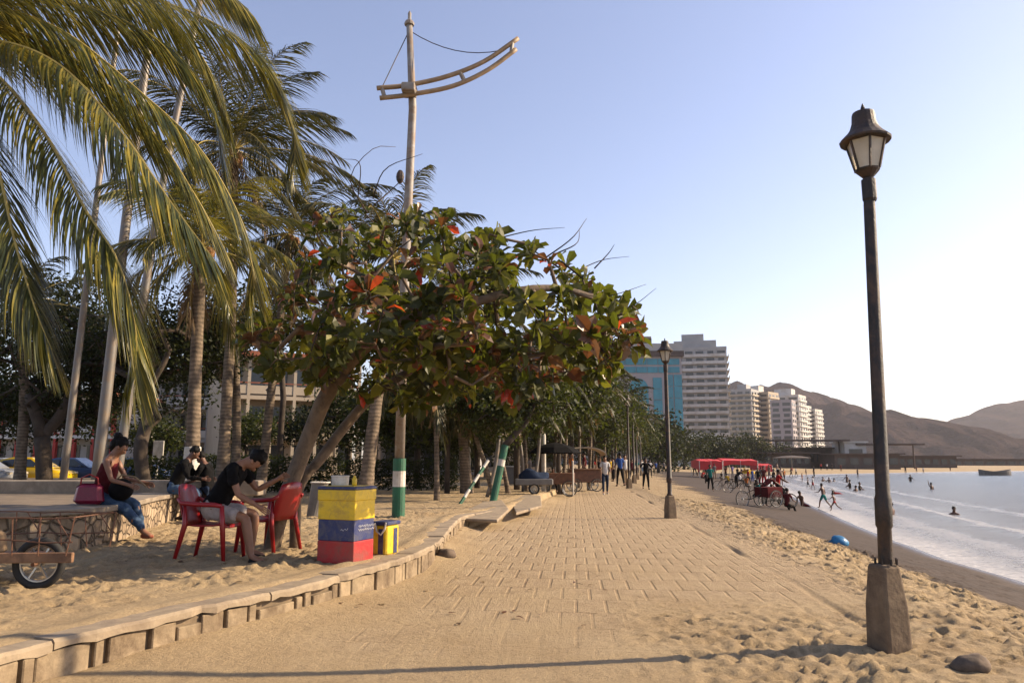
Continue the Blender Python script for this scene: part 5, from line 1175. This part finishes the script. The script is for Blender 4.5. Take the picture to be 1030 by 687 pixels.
pt_ = P(508, 448, 21.8); tw = bush_tree(tuple(PAINT), [[tuple(PAINT), tuple(PAINT.lerp(pt_, .5)), tuple(pt_)], [tuple(pt_), pw(528, 425, 22), pw(536, 410, 22)]], [pw(505, 405, 22), pw(540, 398, 22.5), pw(475, 410, 22)], [(1.3, 1.1, .8), (1.2, 1.1, .7), (1.0, 1.0, .6)], 190, 'leaning leafy tree with green and white painted trunk at the kerb gap', m='leaf_mid', L_=.15, w=.08, per=30, spread=.2, seed=77, r0=.095)
for z0, z1, m in ((-.02, .62, 'green'), (.62, .74, 'white'), (.74, 1.0, 'green')):
    a_, b_ = V(0, 0, 0).lerp(pt_-PAINT, z0), V(0, 0, 0).lerp(pt_-PAINT, z1); MB().tube([a_, b_], [.108, .104], 14).build('painted_band', M[m], tw)
for i, (x, Y_, cx_, cy_, rx, rz_, nt_, lb) in enumerate(((450, 27, 452, 402, 1.9, 1.3, 170, 'shaggy leafy tree right of the mast behind the slanting pole'), (562, 33, 566, 402, 2.4, 1.5, 170, 'shaggy leafy tree right over the black canopy cart'), (596, 44, 598, 412, 2.4, 2.0, 150, 'shaggy leafy tree behind the arched kiosk'),
     (616, 58, 618, 424, 2.4, 2.0, 130, 'shaggy round tree touching the first distant lamp'), (634, 80, 636, 434, 3.0, 2.6, 110, 'small shaggy tree behind the distant lamp row'), (400, 30, 395, 415, 1.8, 1.2, 130, 'low leafy tree between mast foot and almond trunk'))):
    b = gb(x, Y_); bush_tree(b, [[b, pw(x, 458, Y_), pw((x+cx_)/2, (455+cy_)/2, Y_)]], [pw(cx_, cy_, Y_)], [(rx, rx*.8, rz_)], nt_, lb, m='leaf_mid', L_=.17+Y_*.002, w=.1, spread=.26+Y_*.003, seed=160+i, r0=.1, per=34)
# ================================================================== BUILDINGS
def tower(px0, px1, ytop, Y_, rz, dpt, floors, bays, side_bays, wm, label, name='apartment_tower', ybase=458, slabs=True, top=None, gm='glassdark', cat='tower', band=.5, slm=None):
    """block whose front (local -y) spans px0..px1; each floor a balcony slab, each window a part"""
    a, b = P(px0, 460, Y_), P(px1, 460, Y_); w_ = (b.x-a.x)/max(.4, (math.cos(rz)+.0)); H = P((px0+px1)/2, ytop, Y_).z+.5
    c = V((a.x+b.x)/2, Y_+dpt/2, -.5); t = empty(name, c, label, cat, rz=rz); fh = H/floors; hw, hd = w_/2, dpt/2
    m_ = MB(); m_.box((0, 0, H/2), (w_, dpt, H)); m_.build('wall', M[wm], t)
    for k in range(floors):
        z = k*fh
        if slabs and k:
            s = MB(); s.box((0, -hd-.45, z+.1), (w_*.98, .9, .24)); s.box((0, -hd-.86, z+.6), (w_*.98, .07, .8)); s.build('balcony', M[slm or wm], t)
            s = MB(); s.box((hw+.4, 0, z+.1), (.8, dpt*.9, .24)); s.box((hw+.77, 0, z+.6), (.07, dpt*.9, .8)); s.build('balcony', M[slm or wm], t)
        for i in range(bays):
            bw = w_/bays; s = MB(); s.box((-hw+(i+.5)*bw, -hd, z+fh*.55), (bw*(.72 if (i+k) % 3 else .55), .12, fh*.58)); s.build('window', M[gm], t)
        for i in range(side_bays):
            bd = dpt/side_bays; s = MB(); s.box((hw, -hd+(i+.5)*bd, z+fh*.55), (.12, bd*.6, fh*.55)); s.build('window', M[gm], t)
    s = MB(); s.box((0, 0, H+.5), (w_*1.01, dpt*1.01, 1.0)); s.build('parapet', M[wm], t)
    if top:
        for q_ in top: s = MB(); s.box((q_[0]*w_, q_[1]*dpt, H+1+q_[4]/2), (q_[2]*w_, q_[3]*dpt, q_[4])); s.build('roof_house', M[q_[5] if len(q_) > 5 else wm], t)
    return t
tower(688, 740, 352, 255, R(-14), 17, 16, 5, 2, 'wall_grey', 'tallest grey white apartment tower with stacked balconies and stepped roof', top=[(-.08, 0, .8, .8, 2.6), (-.12, 0, .42, .6, 5.2)], slm='wall_white')
tower(747, 766, 393, 400, R(-34), 16, 14, 3, 3, 'wall_grey', 'slim grey tower just right of the tallest one', top=[(0, 0, .4, .5, 3)], slm='cream')
tower(764, 783, 396, 410, R(-42), 14, 14, 2, 3, 'cream', 'cream tower with sunlit right face, before the hill', top=[(-.2, 0, .4, .5, 4, 'wall_white')], slm='cream')
tower(786, 804, 404, 380, R(-30), 12, 11, 2, 2, 'wall_pink', 'blank pinkish tower in front of the white block', slabs=False)
tower(784, 812, 399, 440, R(-36), 16, 13, 3, 3, 'wall_white', 'white tower with roof house behind the pinkish tower', top=[(0, 0, .5, .5, 4)])
tower(806, 818, 409, 470, R(-40), 16, 13, 2, 3, 'wall_white', 'narrow white block with balconies, second from the right end of the skyline')
tower(817, 829, 413, 480, R(-40), 14, 12, 2, 3, 'wall_white', 'rightmost white tower with rounded balconies before the hills')
# blue glass hotel
Yh = 215; a, b = P(560, 460, Yh), P(689, 460, Yh); wH = b.x-a.x; HH_ = P(625, 352, Yh).z
t = empty('glass_hotel', ((a.x+b.x)/2, Yh, 0), 'wide blue glass hotel with tall arched window and flat roof', 'hotel'); hw = wH/2
m_ = MB(); m_.box((0, 9, HH_/2), (wH, 18, HH_)); m_.build('wall', M['wall_pink'], t)
def hx(px): return P(px, 460, Yh).x-(a.x+b.x)/2
def hz(py): return P(640, py, Yh).z
m_ = MB(); m_.box((0, 8.8, hz(356)), (wH+1.2, 19.5, 1.6)); m_.build('dark_cornice', M['brownroof'], t)
m_ = MB(); m_.box((0, 8.8, hz(349.5)), (wH+.6, 19, 2.2)); m_.build('parapet', M['wall_grey'], t)
m_ = MB(); m_.box((hx(642), 8, hz(345)), (11, 9, 4)); m_.build('roof_house', M['brownroof'], t)
m_ = MB(); m_.box((hx(655), 8, hz(344)), (4, 6, 5)); m_.build('roof_house', M['cream'], t)
for y0, y1 in ((361, 367), (369, 375)):
    for k in range(6):
        x0, x1 = hx(620+k*11.2), hx(620+k*11.2+10.6); m_ = MB(); m_.box(((x0+x1)/2, -.05, (hz(y0)+hz(y1))/2), (x1-x0, .3, hz(y0)-hz(y1))); m_.build('window', M['blueglass'], t)
for x0, x1, y0, y1 in ((659, 668, 380, 436), (672, 679.5, 377, 436), (680.5, 688.5, 377, 436), (615, 624, 384, 436)):
    nn_ = 5
    for k in range(nn_):
        za, zb = hz(y0+(y1-y0)*k/nn_), hz(y0+(y1-y0)*(k+1)/nn_)+.12; m_ = MB(); m_.box(((hx(x0)+hx(x1))/2, -.05, (za+zb)/2), (hx(x1)-hx(x0), .3, za-zb)); m_.build('window', M['blueglass'], t)
xc, rr_ = (hx(634)+hx(654))/2, (hx(654)-hx(634))/2; zc = hz(392)
prof = [(xc-rr_, hz(440))]+[(xc-rr_*math.cos(math.pi*k/14), zc+rr_*1.15*math.sin(math.pi*k/14)) for k in range(15)]+[(xc+rr_, hz(440))]
m_ = MB(); n = len(prof); m_.add([(x, -.3, z) for x, z in prof]+[(x, .05, z) for x, z in prof], [tuple(range(n))]+[(i, (i+1) % n, n+(i+1) % n, n+i) for i in range(n)]); m_.build('arched_window', M['blueglass'], t)
for k in range(4): m_ = MB(); z = hz(434-k*13); m_.box((xc, -.36, z), (rr_*2, .1, .22)); m_.build('mullion', M['wall_pink'], t)
m_ = MB(); m_.box((hx(680), -2, hz(442)), (22, 6, 3)); m_.build('entrance_canopy', M['wall_white'], t)
# low buildings at the foot of the towers
def block(px0, px1, y0, y1, Y_, dpt, wm, label, name='low_building', cat='building', roof=None, wins=0, gm='glassdark', eave=.4, rz=0):
    a, b = P(px0, y1, Y_), P(px1, y0, Y_); zb = min(a.z, ground_z((a.x+b.x)/2, Y_)); c = V((a.x+b.x)/2, Y_, zb-.2); t = empty(name, c, label, cat, rz=rz); w_ = b.x-a.x; H = b.z-zb+.2
    m_ = MB(); m_.box((0, dpt/2, H/2), (w_, dpt, H)); m_.build('wall', M[wm], t)
    m_ = MB(); m_.box((0, dpt/2, H+.12), (w_+eave*2, dpt+eave*2, .3)); m_.build('roof', M[roof or wm], t)
    for i in range(wins):
        bw = w_/wins; m_ = MB(); m_.box((-w_/2+(i+.5)*bw, 0, H*.55), (bw*.62, .14, H*.42)); m_.build('window', M[gm], t)
    return t
block(678, 728, 441, 458, 190, 12, 'wall_white', 'long low white building between the dark trees and the tallest tower', wins=6)
block(722, 760, 448, 459, 230, 12, 'cream', 'low cream block under the tallest tower', roof='brownroof', wins=5)
block(745, 815, 456, 469, 178, 9, 'brownroof', 'dark roofed beach restaurant behind the far sand', 'beach_restaurant', 'restaurant', wins=9, eave=1.6, roof='brownroof')
block(812, 846, 451, 468, 185, 10, 'brownroof', 'dark timber club house left of the white kiosk', 'beach_restaurant', 'restaurant', wins=4, eave=1.5)
t = block(850, 871, 445, 457, 178, 7, 'wall_white', 'small white upper cabin with one wide window above the far sand', 'beach_cabin', 'cabin', wins=1, roof='wall_white')
block(840, 905, 457, 469, 172, 9, 'brownroof', 'dark low boat house under the white cabin', 'boat_house', 'building', wins=5, eave=.9)
block(903, 962, 459, 469.5, 200, 10, 'brownroof', 'long dark waterfront shed right of the big lamp post', 'waterfront_shed', 'shed', wins=7, eave=.9)
block(958, 1045, 462, 470, 260, 12, 'brownroof', 'low brown waterfront wall running out of the picture at right', 'waterfront_shed', 'shed', wins=8, eave=.9)
for px, py, w_, lb in ((812, 443, 18, 'thin raised canopy in front of the white towers'), (890, 447, 16, 'thin flat canopy right of the big lamp post')):
    c = P(px, py, 180); t = empty('canopy', V(c.x, c.y, -.7), lb, 'canopy'); m_ = MB(); m_.box((0, 0, c.z+.7), (w_, 6, .35)); m_.build('canopy_roof', M['brownroof'], t)
    for s_ in (-1, 1): m_ = MB(); m_.tube([V(s_*w_*.42, 0, 0), V(s_*w_*.42, 0, c.z+.7)], .18, 6); m_.build('post', M['brownroof'], t)
for x_, w_ in ((700, 0), ):
    pass
# far green mass and small trees near the towers
for i, (px, py, Y_, rx, rz_) in enumerate(((700, 452, 150, 5.5, 3.0), (716, 453, 152, 5, 2.6), (730, 455, 150, 4, 2.2), (688, 449, 140, 5, 3.4), (748, 449, 175, 4.0, 3.0), (758, 452, 178, 3.5, 2.4), (788, 455, 200, 4, 2), (672, 446, 120, 4.5, 3.6), (662, 440, 105, 4, 3.8), (820, 457, 210, 5, 1.6), (770, 456, 190, 3, 2))):
    b = P(px, 466, Y_); b.z = ground_z(b.x, b.y)
    bush_tree(tuple(b), [[tuple(b), tuple(b.lerp(P(px, py, Y_), .6))]], [tuple(P(px, py, Y_))], [(rx, rx*.7, rz_)], 50, ['round dark tree', 'bushy dark tree', 'low bushy tree', 'tall dark tree', 'dark clump tree', 'small dark tree', 'thin far tree', 'leafy dark tree', 'tall leafy tree', 'low far tree', 'tiny far tree'][i]+[' before the low white building, left part', ' before the low white building, middle', ' at the right end of the low white building', ' left of the low white building', ' at the foot of the tallest tower', ' right of the tallest tower foot', ' at the foot of the pinkish tower', ' right of the second lamp post', ' beside the second lamp post, on its left', ' below the rightmost white tower', ' before the cream tower'][i],
              L_=.55, w=.38, per=34, spread=.9, seed=90+i, r0=.25, group='trees below the towers')
# cream building with balconies beyond the hedge
def rowhouse(px0, px1, Y_, dpt, floors, fh, wm, label, bays, rail='wall_white', colm=None, z0=ZP, ground=None, rz=0):
    a, b = P(px0, 460, Y_), P(px1, 460, Y_); w_ = b.x-a.x; t = empty('balcony_building', V((a.x+b.x)/2, Y_, z0-.1), label, 'building', rz=rz); H = floors*fh+.1
    m_ = MB(); m_.box((0, dpt/2+1.3, H/2), (w_, dpt, H)); m_.build('wall', M[wm], t)
    for k in range(1, floors+1):
        m_ = MB(); m_.box((0, .6, k*fh), (w_, 1.6, .28)); m_.build('floor_slab', M[wm], t)
        if k < floors+0: 
            m_ = MB(); m_.box((0, -.12, k*fh+.16+.42), (w_, .09, .62)); m_.build('balustrade', M[rail], t)
            m_ = MB(); m_.box((0, -.14, k*fh+1.08), (w_, .12, .08)); m_.build('handrail', M['terracotta'], t)
    for k in range(floors):
        for i in range(bays+1):
            m_ = MB(); m_.box((-w_/2+i*w_/bays, -.05, k*fh+fh/2), (.22, .3, fh-.28)); m_.build('column', M[colm or wm], t)
        for i in range(bays):
            m_ = MB(); m_.box((-w_/2+(i+.5)*w_/bays, 1.3, k*fh+fh*.47), (w_/bays*.62, .12, fh*.66)); m_.build('window', M[ground if (k == 0 and ground) else 'glassdark'], t)
    m_ = MB(); m_.box((0, dpt/2+.4, H+.2), (w_+.5, dpt+2.4, .35)); m_.build('roof', M['terracotta'], t)
    return t
rowhouse(226, 360, 56, 9, 3, 2.9, 'cream', 'cream three storey building with balconies and terracotta rails behind the almond trunk', 6, rail='cream', rz=R(28))
rowhouse(-60, 112, 58, 8, 2, 3.0, 'wall_white', 'white arcaded building with red columns at far left behind the cars', 9, colm='redwall')
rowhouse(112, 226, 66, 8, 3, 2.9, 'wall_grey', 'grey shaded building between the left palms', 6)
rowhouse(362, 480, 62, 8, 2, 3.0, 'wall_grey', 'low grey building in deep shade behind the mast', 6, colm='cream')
rowhouse(482, 560, 85, 8, 3, 3.0, 'cream', 'cream building glimpsed behind the promenade palms', 5)
t = empty('notice_board', G(160, 477, ZP)+V(0, 0, 0), 'white notice board on a post left of the white footed palm', 'sign'); t.location = V(P(158, 470, 30).x, 30, ZP)
m_ = MB(); m_.tube([V(0, 0, 0), V(0, 0, 1.3)], .04, 8); m_.build('post', M['white'], t); m_ = MB(); m_.bbox((0, 0, 1.45), (.42, .05, .95), b=.01); m_.build('board', M['white'], t)

# ================================================================== CARS
def car(loc, rz, paint, label, L_=4.2, W_=1.7, H=1.42):
    """saloon facing local +x, shaped from lengthwise sections"""
    t = empty('parked_car', loc, label, 'car', 'cars parked along the road', rz)
    def body(prof, name, m, ws):
        a = MB(); rings = []
        for (x, zb_, zt_, w_) in prof:
            w_ *= W_/2; rings.append([V(x, -w_*.94, zb_), V(x, -w_, zb_+(zt_-zb_)*.35), V(x, -w_*.985, zb_+(zt_-zb_)*.75), V(x, -w_*.88, zt_), V(x, w_*.88, zt_), V(x, w_*.985, zb_+(zt_-zb_)*.75), V(x, w_, zb_+(zt_-zb_)*.35), V(x, w_*.94, zb_)])
        a.loft(rings); o = a.build(name, M[m], t, smooth=True); e_ = o.modifiers.new('e', 'EDGE_SPLIT'); e_.split_angle = R(40); return o
    h = L_/2
    body([(-h, .42, .66, .80), (-h+.08, .28, .84, .92), (-h+.5, .20, .92, .99), (-.6, .18, .92, 1), (.7, .18, .90, 1), (h-.6, .20, .82, .98), (h-.12, .26, .70, .90), (h, .34, .58, .78)], 'body', paint, 1)
    body([(-h+.55, .88, .90, .86), (-h+.95, .88, 1.30, .80), (-.5, .88, H, .78), (.35, .88, H-.02, .78), (1.15, .86, .90, .86)], 'roof', paint, 1)
    for sd in (-1, 1):
        y = sd*(W_/2*.845)
        a = MB(); a.add([V(-h+.85, y*1.06, .95), V(-.38, y*1.06, .95), V(-.38, y*.975, H-.10), V(-h+1.15, y*.98, 1.26)], [(0, 1, 2, 3)] if sd < 0 else [(3, 2, 1, 0)]); a.build('side_window', M['glassdark'], t)
        a = MB(); a.add([V(-.30, y*1.06, .95), V(.92, y*1.06, .94), V(.38, y*.975, H-.10), V(-.30, y*.975, H-.10)], [(0, 1, 2, 3)] if sd < 0 else [(3, 2, 1, 0)]); a.build('side_window', M['glassdark'], t)
        for x in (-h+.78, h-.82): wheel(t, (x, sd*(W_/2-.10), .31), .31, 0, 6, .2)
        a = MB(); a.bbox((h-.10, sd*.62, .62), (.16, .28, .13), b=.03); a.build('headlight', M['frost'], t)
        a = MB(); a.bbox((-h+.06, sd*.66, .72), (.12, .24, .16), b=.03); a.build('tail_light', M['lightred'], t)
        a = MB(); a.bbox((.78, sd*(W_/2+.07), .96), (.1, .16, .11), b=.03); a.build('mirror', M[paint], t)
    a = MB(); a.add([V(.40, -.60, H-.09), V(.40, .60, H-.09), V(1.08, .68, .94), V(1.08, -.68, .94)], [(0, 1, 2, 3)]); a.build('windscreen', M['glassdark'], t)
    a = MB(); a.add([V(-h+1.0, -.58, 1.27), V(-h+1.0, .58, 1.27), V(-h+.60, .64, .93), V(-h+.60, -.64, .93)], [(3, 2, 1, 0)]); a.build('rear_window', M['glassdark'], t)
    return t
def gp(x, Y_): p = P(x, 470, Y_); return V(p.x, p.y, ground_z(p.x, p.y)+.12)
car(gp(30, 38), R(4), 'taxi', 'yellow taxi parked behind the forked tree trunk', 4.1)
car(gp(74, 41), R(2), 'carblue', 'dark blue car parked behind the yellow taxi on its right')
car(gp(2, 42), R(2), 'cargrey', 'grey blue car behind the yellow taxi at the left edge')
car(gp(135, 44), R(2), 'carblue', 'dark car half hidden behind the flagpoles')
car(gp(-25, 36), R(3), 'cargrey', 'silver car cut by the left edge of the view')

# ================================================================== VENDOR CARTS, CRATES, KIOSK
b = GT(588, 494)
t = empty('kiosk_cart', b, 'wooden vendor cart with arched pale roof in the promenade shade', 'cart', rz=R(8))
m_ = MB(); m_.bbox((0, 0, .72), (1.5, .8, .6), b=.02); m_.build('counter', M['darkwood'], t); m_ = MB(); m_.bbox((0, -.05, 1.04), (1.65, .95, .05), b=.01); m_.build('worktop', M['wood'], t)
for x_ in (-.7, .7):
    for y_ in (-.38, .38): m_ = MB(); m_.tube([V(x_, y_, .4), V(x_, y_, 1.72)], .03, 6); m_.build('post', M['wood'], t)
m_ = MB(); rg = []
for y_ in (-.55, .55): pass
ar = [V(.95*math.cos(math.pi*k/12), 0, 1.66+.38*math.sin(math.pi*k/12)) for k in range(13)]
m_.loft([[V(p.x, -.55, p.z), V(p.x, .55, p.z), V(p.x*1.03, .55, p.z+.05), V(p.x*1.03, -.55, p.z+.05)] for p in ar]); m_.build('arched_roof', M['cream'], t)
for x_ in (-.5, .5): wheel(t, (x_, -.42, .3), .3, 0, 12, .06); wheel(t, (x_, .42, .3), .3, 0, 12, .06)
b = GT(556, 497)
t = empty('canopy_cart', b, 'dark vendor cart with black umbrella canopy beside the arched one', 'cart', rz=R(-6))
m_ = MB(); m_.bbox((.1, 0, .68), (1.5, .75, .42), b=.02); m_.build('counter', M['darkwood'], t)
m_ = MB(); m_.tube([V(.1, 0, .8), V(.1, 0, 2.0)], .03, 6); m_.build('post', M['black'], t)
m_ = MB(); m_.lathe([(.95, 1.62), (.98, 1.66), (.7, 1.86), (.35, 1.99), (.02, 2.05)], c=(.1, 0, 0), n=8, sx=1.05, sy=.8); m_.build('canopy', CL['black'], t)
for x_ in (-.45, .65): wheel(t, (x_, -.4, .3), .3, 0, 12, .06); wheel(t, (x_, .4, .3), .3, 0, 12, .06)
m_ = MB(); m_.tube([V(.8, -.5, .05), V(.8, -.5, 1.35)], .03, 6); m_.build('stand_leg', M['white'], t)
b = GT(540, 497); b.x -= .1
t = empty('pushcart', b, 'low grey pushcart loaded with goods left of the black canopy', 'cart')
m_ = MB(); m_.bbox((0, 0, .42), (1.3, .7, .22), b=.03); m_.build('tray', M['grey'], t); m_ = MB(); m_.ball((0, 0, .55), (.55, .3, .2), 12, 8); m_.v = [tuple(Vector(v)*(1+.35*mnoise.noise(Vector(v)*3.1))) for v in m_.v]; m_.build('load', CL['darkjeans'], t, smooth=True)
wheel(t, (.0, -.33, .19), .19, 0, 8, .05); wheel(t, (.0, .33, .19), .19, 0, 8, .05); m_ = MB(); m_.tube([V(.62, 0, .45), V(.95, 0, .8), V(.95, .2, .8)], .02, 6); m_.build('handle', M['rod'], t)
b = GT(519, 487); b.y += .6
t = empty('crate_stack', b, 'dark square bin with pale rim between the slim trunks', 'bin'); m_ = MB(); m_.bbox((0, 0, .5), (1.25, .8, 1.0), b=.02); m_.build('bin_body', M['grey'], t)
m_ = MB(); m_.bbox((0, 0, 1.02), (1.32, .86, .05), b=.01); m_.build('rim', M['white'], t)
b = GT(470, 481); t = empty('garden_bench', b+V(0, 3, 0), 'low pale stone bench under the trees behind the slanting pole', 'bench')
m_ = MB(); m_.bbox((0, 0, .5), (3.4, .6, .12), b=.02); m_.build('seat', M['cream'], t)
for s_ in (-1.3, 1.3): m_ = MB(); m_.bbox((s_, 0, .22), (.3, .5, .44), b=.02); m_.build('support', M['concrete'], t)
# slim pale posts among the trunks
for x, yt, Y_, r_, lb in ((547, 438, 30, .09, 'thick white concrete post behind the crates'), (472, 440, 34, .06, 'slim pale post behind the prop pole')):
    b = P(x, 470, Y_); b.z = ground_z(b.x, b.y); m_ = MB(); m_.lathe([(r_*1.15, 0), (r_, .2), (r_*.95, P(x, yt, Y_).z-b.z), (r_*.6, P(x, yt, Y_).z-b.z+.08)], n=12); o = m_.build('post', M['white'], smooth=False); o.location = b; tag(o, lb, 'post')
# slim trunks
for x0, y0, x1, y1, Y_, lb in ((490, 492, 502, 440, 24, 'thin pale young tree trunk left of the green painted palm'), (535, 484, 543, 436, 28, 'thin pale leaning young tree by the white post'), (526, 484, 522, 436, 29, 'thin straight young tree beside the grey bin')):
    b = P(x0, y0, Y_); b.z = ground_z(b.x, b.y); b = V(*b); tp_ = P(x1, y1, Y_)
    bush_tree(tuple(b), [[tuple(b), tuple(b.lerp(tp_, .5)+V(.06, 0, 0)), tuple(tp_)]], [tuple(tp_+V(0, 0, .7))], [(1.1, 1.0, .7)], 60, lb, m='leaf_mid', L_=.16, w=.09, per=30, spread=.22, seed=int(x0), r0=.06, bark='pole')

# ================================================================== BEACH FURNITURE
def bicycle(loc, rz, label):
    t = empty('bicycle', loc, label, 'bicycle', 'bicycles parked on the beach', rz)
    for x in (-.52, .52): wheel(t, (x, 0, .33), .33, 0, 16, .04)
    m_ = MB()
    for a_, b_ in (((-.52, .33), (-.12, .30)), ((-.12, .30), (-.24, .82)), ((-.24, .72), (.34, .78)), ((-.12, .30), (.36, .70)), ((.52, .33), (.33, .92)), ((-.52, .33), (-.22, .72))): m_.tube([V(a_[0], 0, a_[1]), V(b_[0], 0, b_[1])], .02, 6)
    m_.build('frame', M['black'], t); m_ = MB(); m_.tube([V(.28, -.28, 1.0), V(.33, 0, .93), V(.28, .28, 1.0)], .018, 6); m_.build('handlebar', M['chrome'], t)
    m_ = MB(); m_.ball((-.25, 0, .86), (.14, .08, .04), 8, 6); m_.build('saddle', M['black'], t); return t
def trike(loc, rz, label, c1='red'):
    t = empty('cargo_tricycle', loc, label, 'tricycle', 'vendor tricycles on the beach', rz)
    for y in (-.48, .48): wheel(t, (.55, y, .36), .36, 0, 16, .05)
    wheel(t, (-.85, 0, .36), .36, 0, 16, .05)
    m_ = MB(); m_.bbox((.6, 0, .62), (.85, .8, .42), b=.02); m_.build('cargo_box', CL[c1], t)
    m_ = MB(); m_.tube([V(-.85, 0, .36), V(-.4, 0, .34), V(.25, 0, .55)], .022, 6); m_.tube([V(-.4, 0, .34), V(-.5, 0, .85)], .02, 6); m_.tube([V(.15, -.3, 1.0), V(.15, .3, 1.0)], .02, 6); m_.tube([V(.15, 0, 1.0), V(.2, 0, .5)], .02, 6); m_.build('frame', M['black'], t)
    m_ = MB(); m_.ball((-.5, 0, .9), (.15, .09, .05), 8, 6); m_.build('saddle', M['black'], t); return t
bicycle(GT(729, 493), R(15), 'bicycle lying nearest the walker in teal, left of the parked group'); bicycle(GT(741, 496), R(-30), 'bicycle at the right end of the left parked group')
trike(GT(763, 510), R(25), 'tricycle with maroon cargo box, front of the right hand group', 'maroon'); bicycle(GT(783, 511), R(-10), 'bicycle ridden by the person in red at the water side')
p = GT(783, 508); person(p, R(-100), 'rider in a red top sitting on a bicycle at the water side', h=1.6, lean=8, arms=((50, 8, 60), (50, 8, 60)), legs=((60, 5, -10), (40, 5, -5)), seat=.86, top='red', bottom='black', shoes=None, skinc='skin2', group='people on the beach')
p = GT(769, 509); person(p, R(-70), 'vendor bending over the maroon tricycle', h=1.6, lean=55, arms=((50, 8, 60), (60, 8, 60)), top='maroon', bottom='black', shoes=None, skinc='skin2', group='people on the beach')
p = GT(741, 491); person(p, R(-70), 'vendor bending over the left parked bicycles', h=1.6, lean=50, arms=((50, 8, 60), (60, 8, 60)), top='black', bottom='black', shoes=None, skinc='skin2', group='people on the beach')
def awning(px0, px1, yt, yb, Y_, label, dpt=4.0, drop=()):
    a, b = P(px0, yt, Y_), P(px1, yb, Y_); g = min(ground_z(a.x, Y_), ground_z(b.x, Y_)); c = V((a.x+b.x)/2, Y_, g); w_ = b.x-a.x; t = empty('beach_awning', c, label, 'awning'); zt, zb = a.z-g, b.z-g
    m_ = MB(); n = max(4, int(w_/1.2)); q = random.Random(int(px0))
    top = [[V(-w_/2+w_*i/n, y, zt-(0 if abs(y) < .1 else .22)-q.uniform(0, .10)) for y in (-dpt/2, 0, dpt/2)] for i in range(n+1)]
    low = [V(-w_/2+w_*i/n, -dpt/2-.02, zb-q.uniform(-.12, .18)) for i in range(n+1)]
    for i in range(n):
        a0, a1 = top[i], top[i+1]; m_.add([a0[0], a1[0], a1[1], a0[1]], [(0, 1, 2, 3)]); m_.add([a0[1], a1[1], a1[2], a0[2]], [(0, 1, 2, 3)]); m_.add([low[i], low[i+1], a1[0], a0[0]], [(0, 1, 2, 3)])
    for i in (0, n):
        a0 = top[i]; m_.add([a0[0], a0[1], a0[2], a0[2]-V(0, 0, .7), low[i]], [(0, 1, 2, 3, 4)])
    o = m_.build('awning_cloth', M['redcloth'], t); so_ = o.modifiers.new('s', 'SOLIDIFY'); so_.thickness = .03
    for i in range(0, n+1, 2):
        for y in (-dpt/2, dpt/2): p = MB(); p.tube([V(-w_/2+w_*i/n, y, 0), V(-w_/2+w_*i/n, y, zt-.25)], .04, 6); p.build('pole', M['white'], t)
    return t
awning(699, 722, 461.5, 472, 88, 'red awning with low hanging left drape on the beach'); awning(722, 756, 461, 467.5, 89, 'long red beach awning right of the draped one', 4.5); awning(758, 773, 466, 473, 100, 'small faded red awning at the right of the long one', 3)
def parasol(px, py, pt, label, m, r=1.3):
    b = GT(px, py); H = P(px, pt, b.y).z-b.z; t = empty('parasol', b, label, 'parasol'); m_ = MB(); m_.tube([V(0, 0, -.1), V(0, 0, H)], .03, 6); m_.build('pole', M['white'], t)
    m_ = MB(); m_.lathe([(r, H-.5), (r*1.01, H-.46), (r*.55, H-.16), (.03, H)], n=10); m_.build('canopy', m, t); return t
parasol(797, 474, 458, 'dark thatched parasol on the far sand', M['brownroof'], 3.6); parasol(752, 483, 472, 'yellow parasol among the crowd by the awnings', CL['yellow'], 1.2)
# boat
b = P(1001, 478, 120); b.z = ZW; t = empty('rowing_boat', b, 'long dark moored boat near the right edge of the bay', 'boat', rz=R(3))
m_ = MB(); rg = []
for i in range(13):
    u = -1+i/6; w_ = .9*(1-abs(u)**2.6)+.04; zt = .62+.35*u*u; rg.append([V(u*2.7, -w_, zt), V(u*2.7, -w_*.6, -.1), V(u*2.7, w_*.6, -.1), V(u*2.7, w_, zt), V(u*2.7, w_-.06, zt), V(u*2.7, w_*.5, .15), V(u*2.7, -w_*.5, .15), V(u*2.7, -w_+.06, zt)])
m_.loft(rg); m_.build('hull', M['grey'], t, smooth=False)
for x_ in (-1, .2, 1.3): m_ = MB(); m_.box((x_, 0, .5), (.3, 1.2, .05)); m_.build('thwart', M['wood'], t)

# ================================================================== AIR
me_ = MB(); me_.box((300, 900, 130), (3900, 2300, 272)); o = me_.build('haze', None if False else bpy.data.materials.new('haze')); tag(o, kind='stuff')
hm = bpy.data.materials['haze']; nt, N, L = nodes(hm); N.remove(N['Principled BSDF']); pv_ = N.new('ShaderNodeVolumePrincipled'); pv_.inputs['Density'].default_value = HAZE; pv_.inputs['Color'].default_value = (.80, .78, .84, 1); pv_.inputs['Anisotropy'].default_value = .4
L.new(pv_.outputs[0], N['Material Output'].inputs['Volume'])
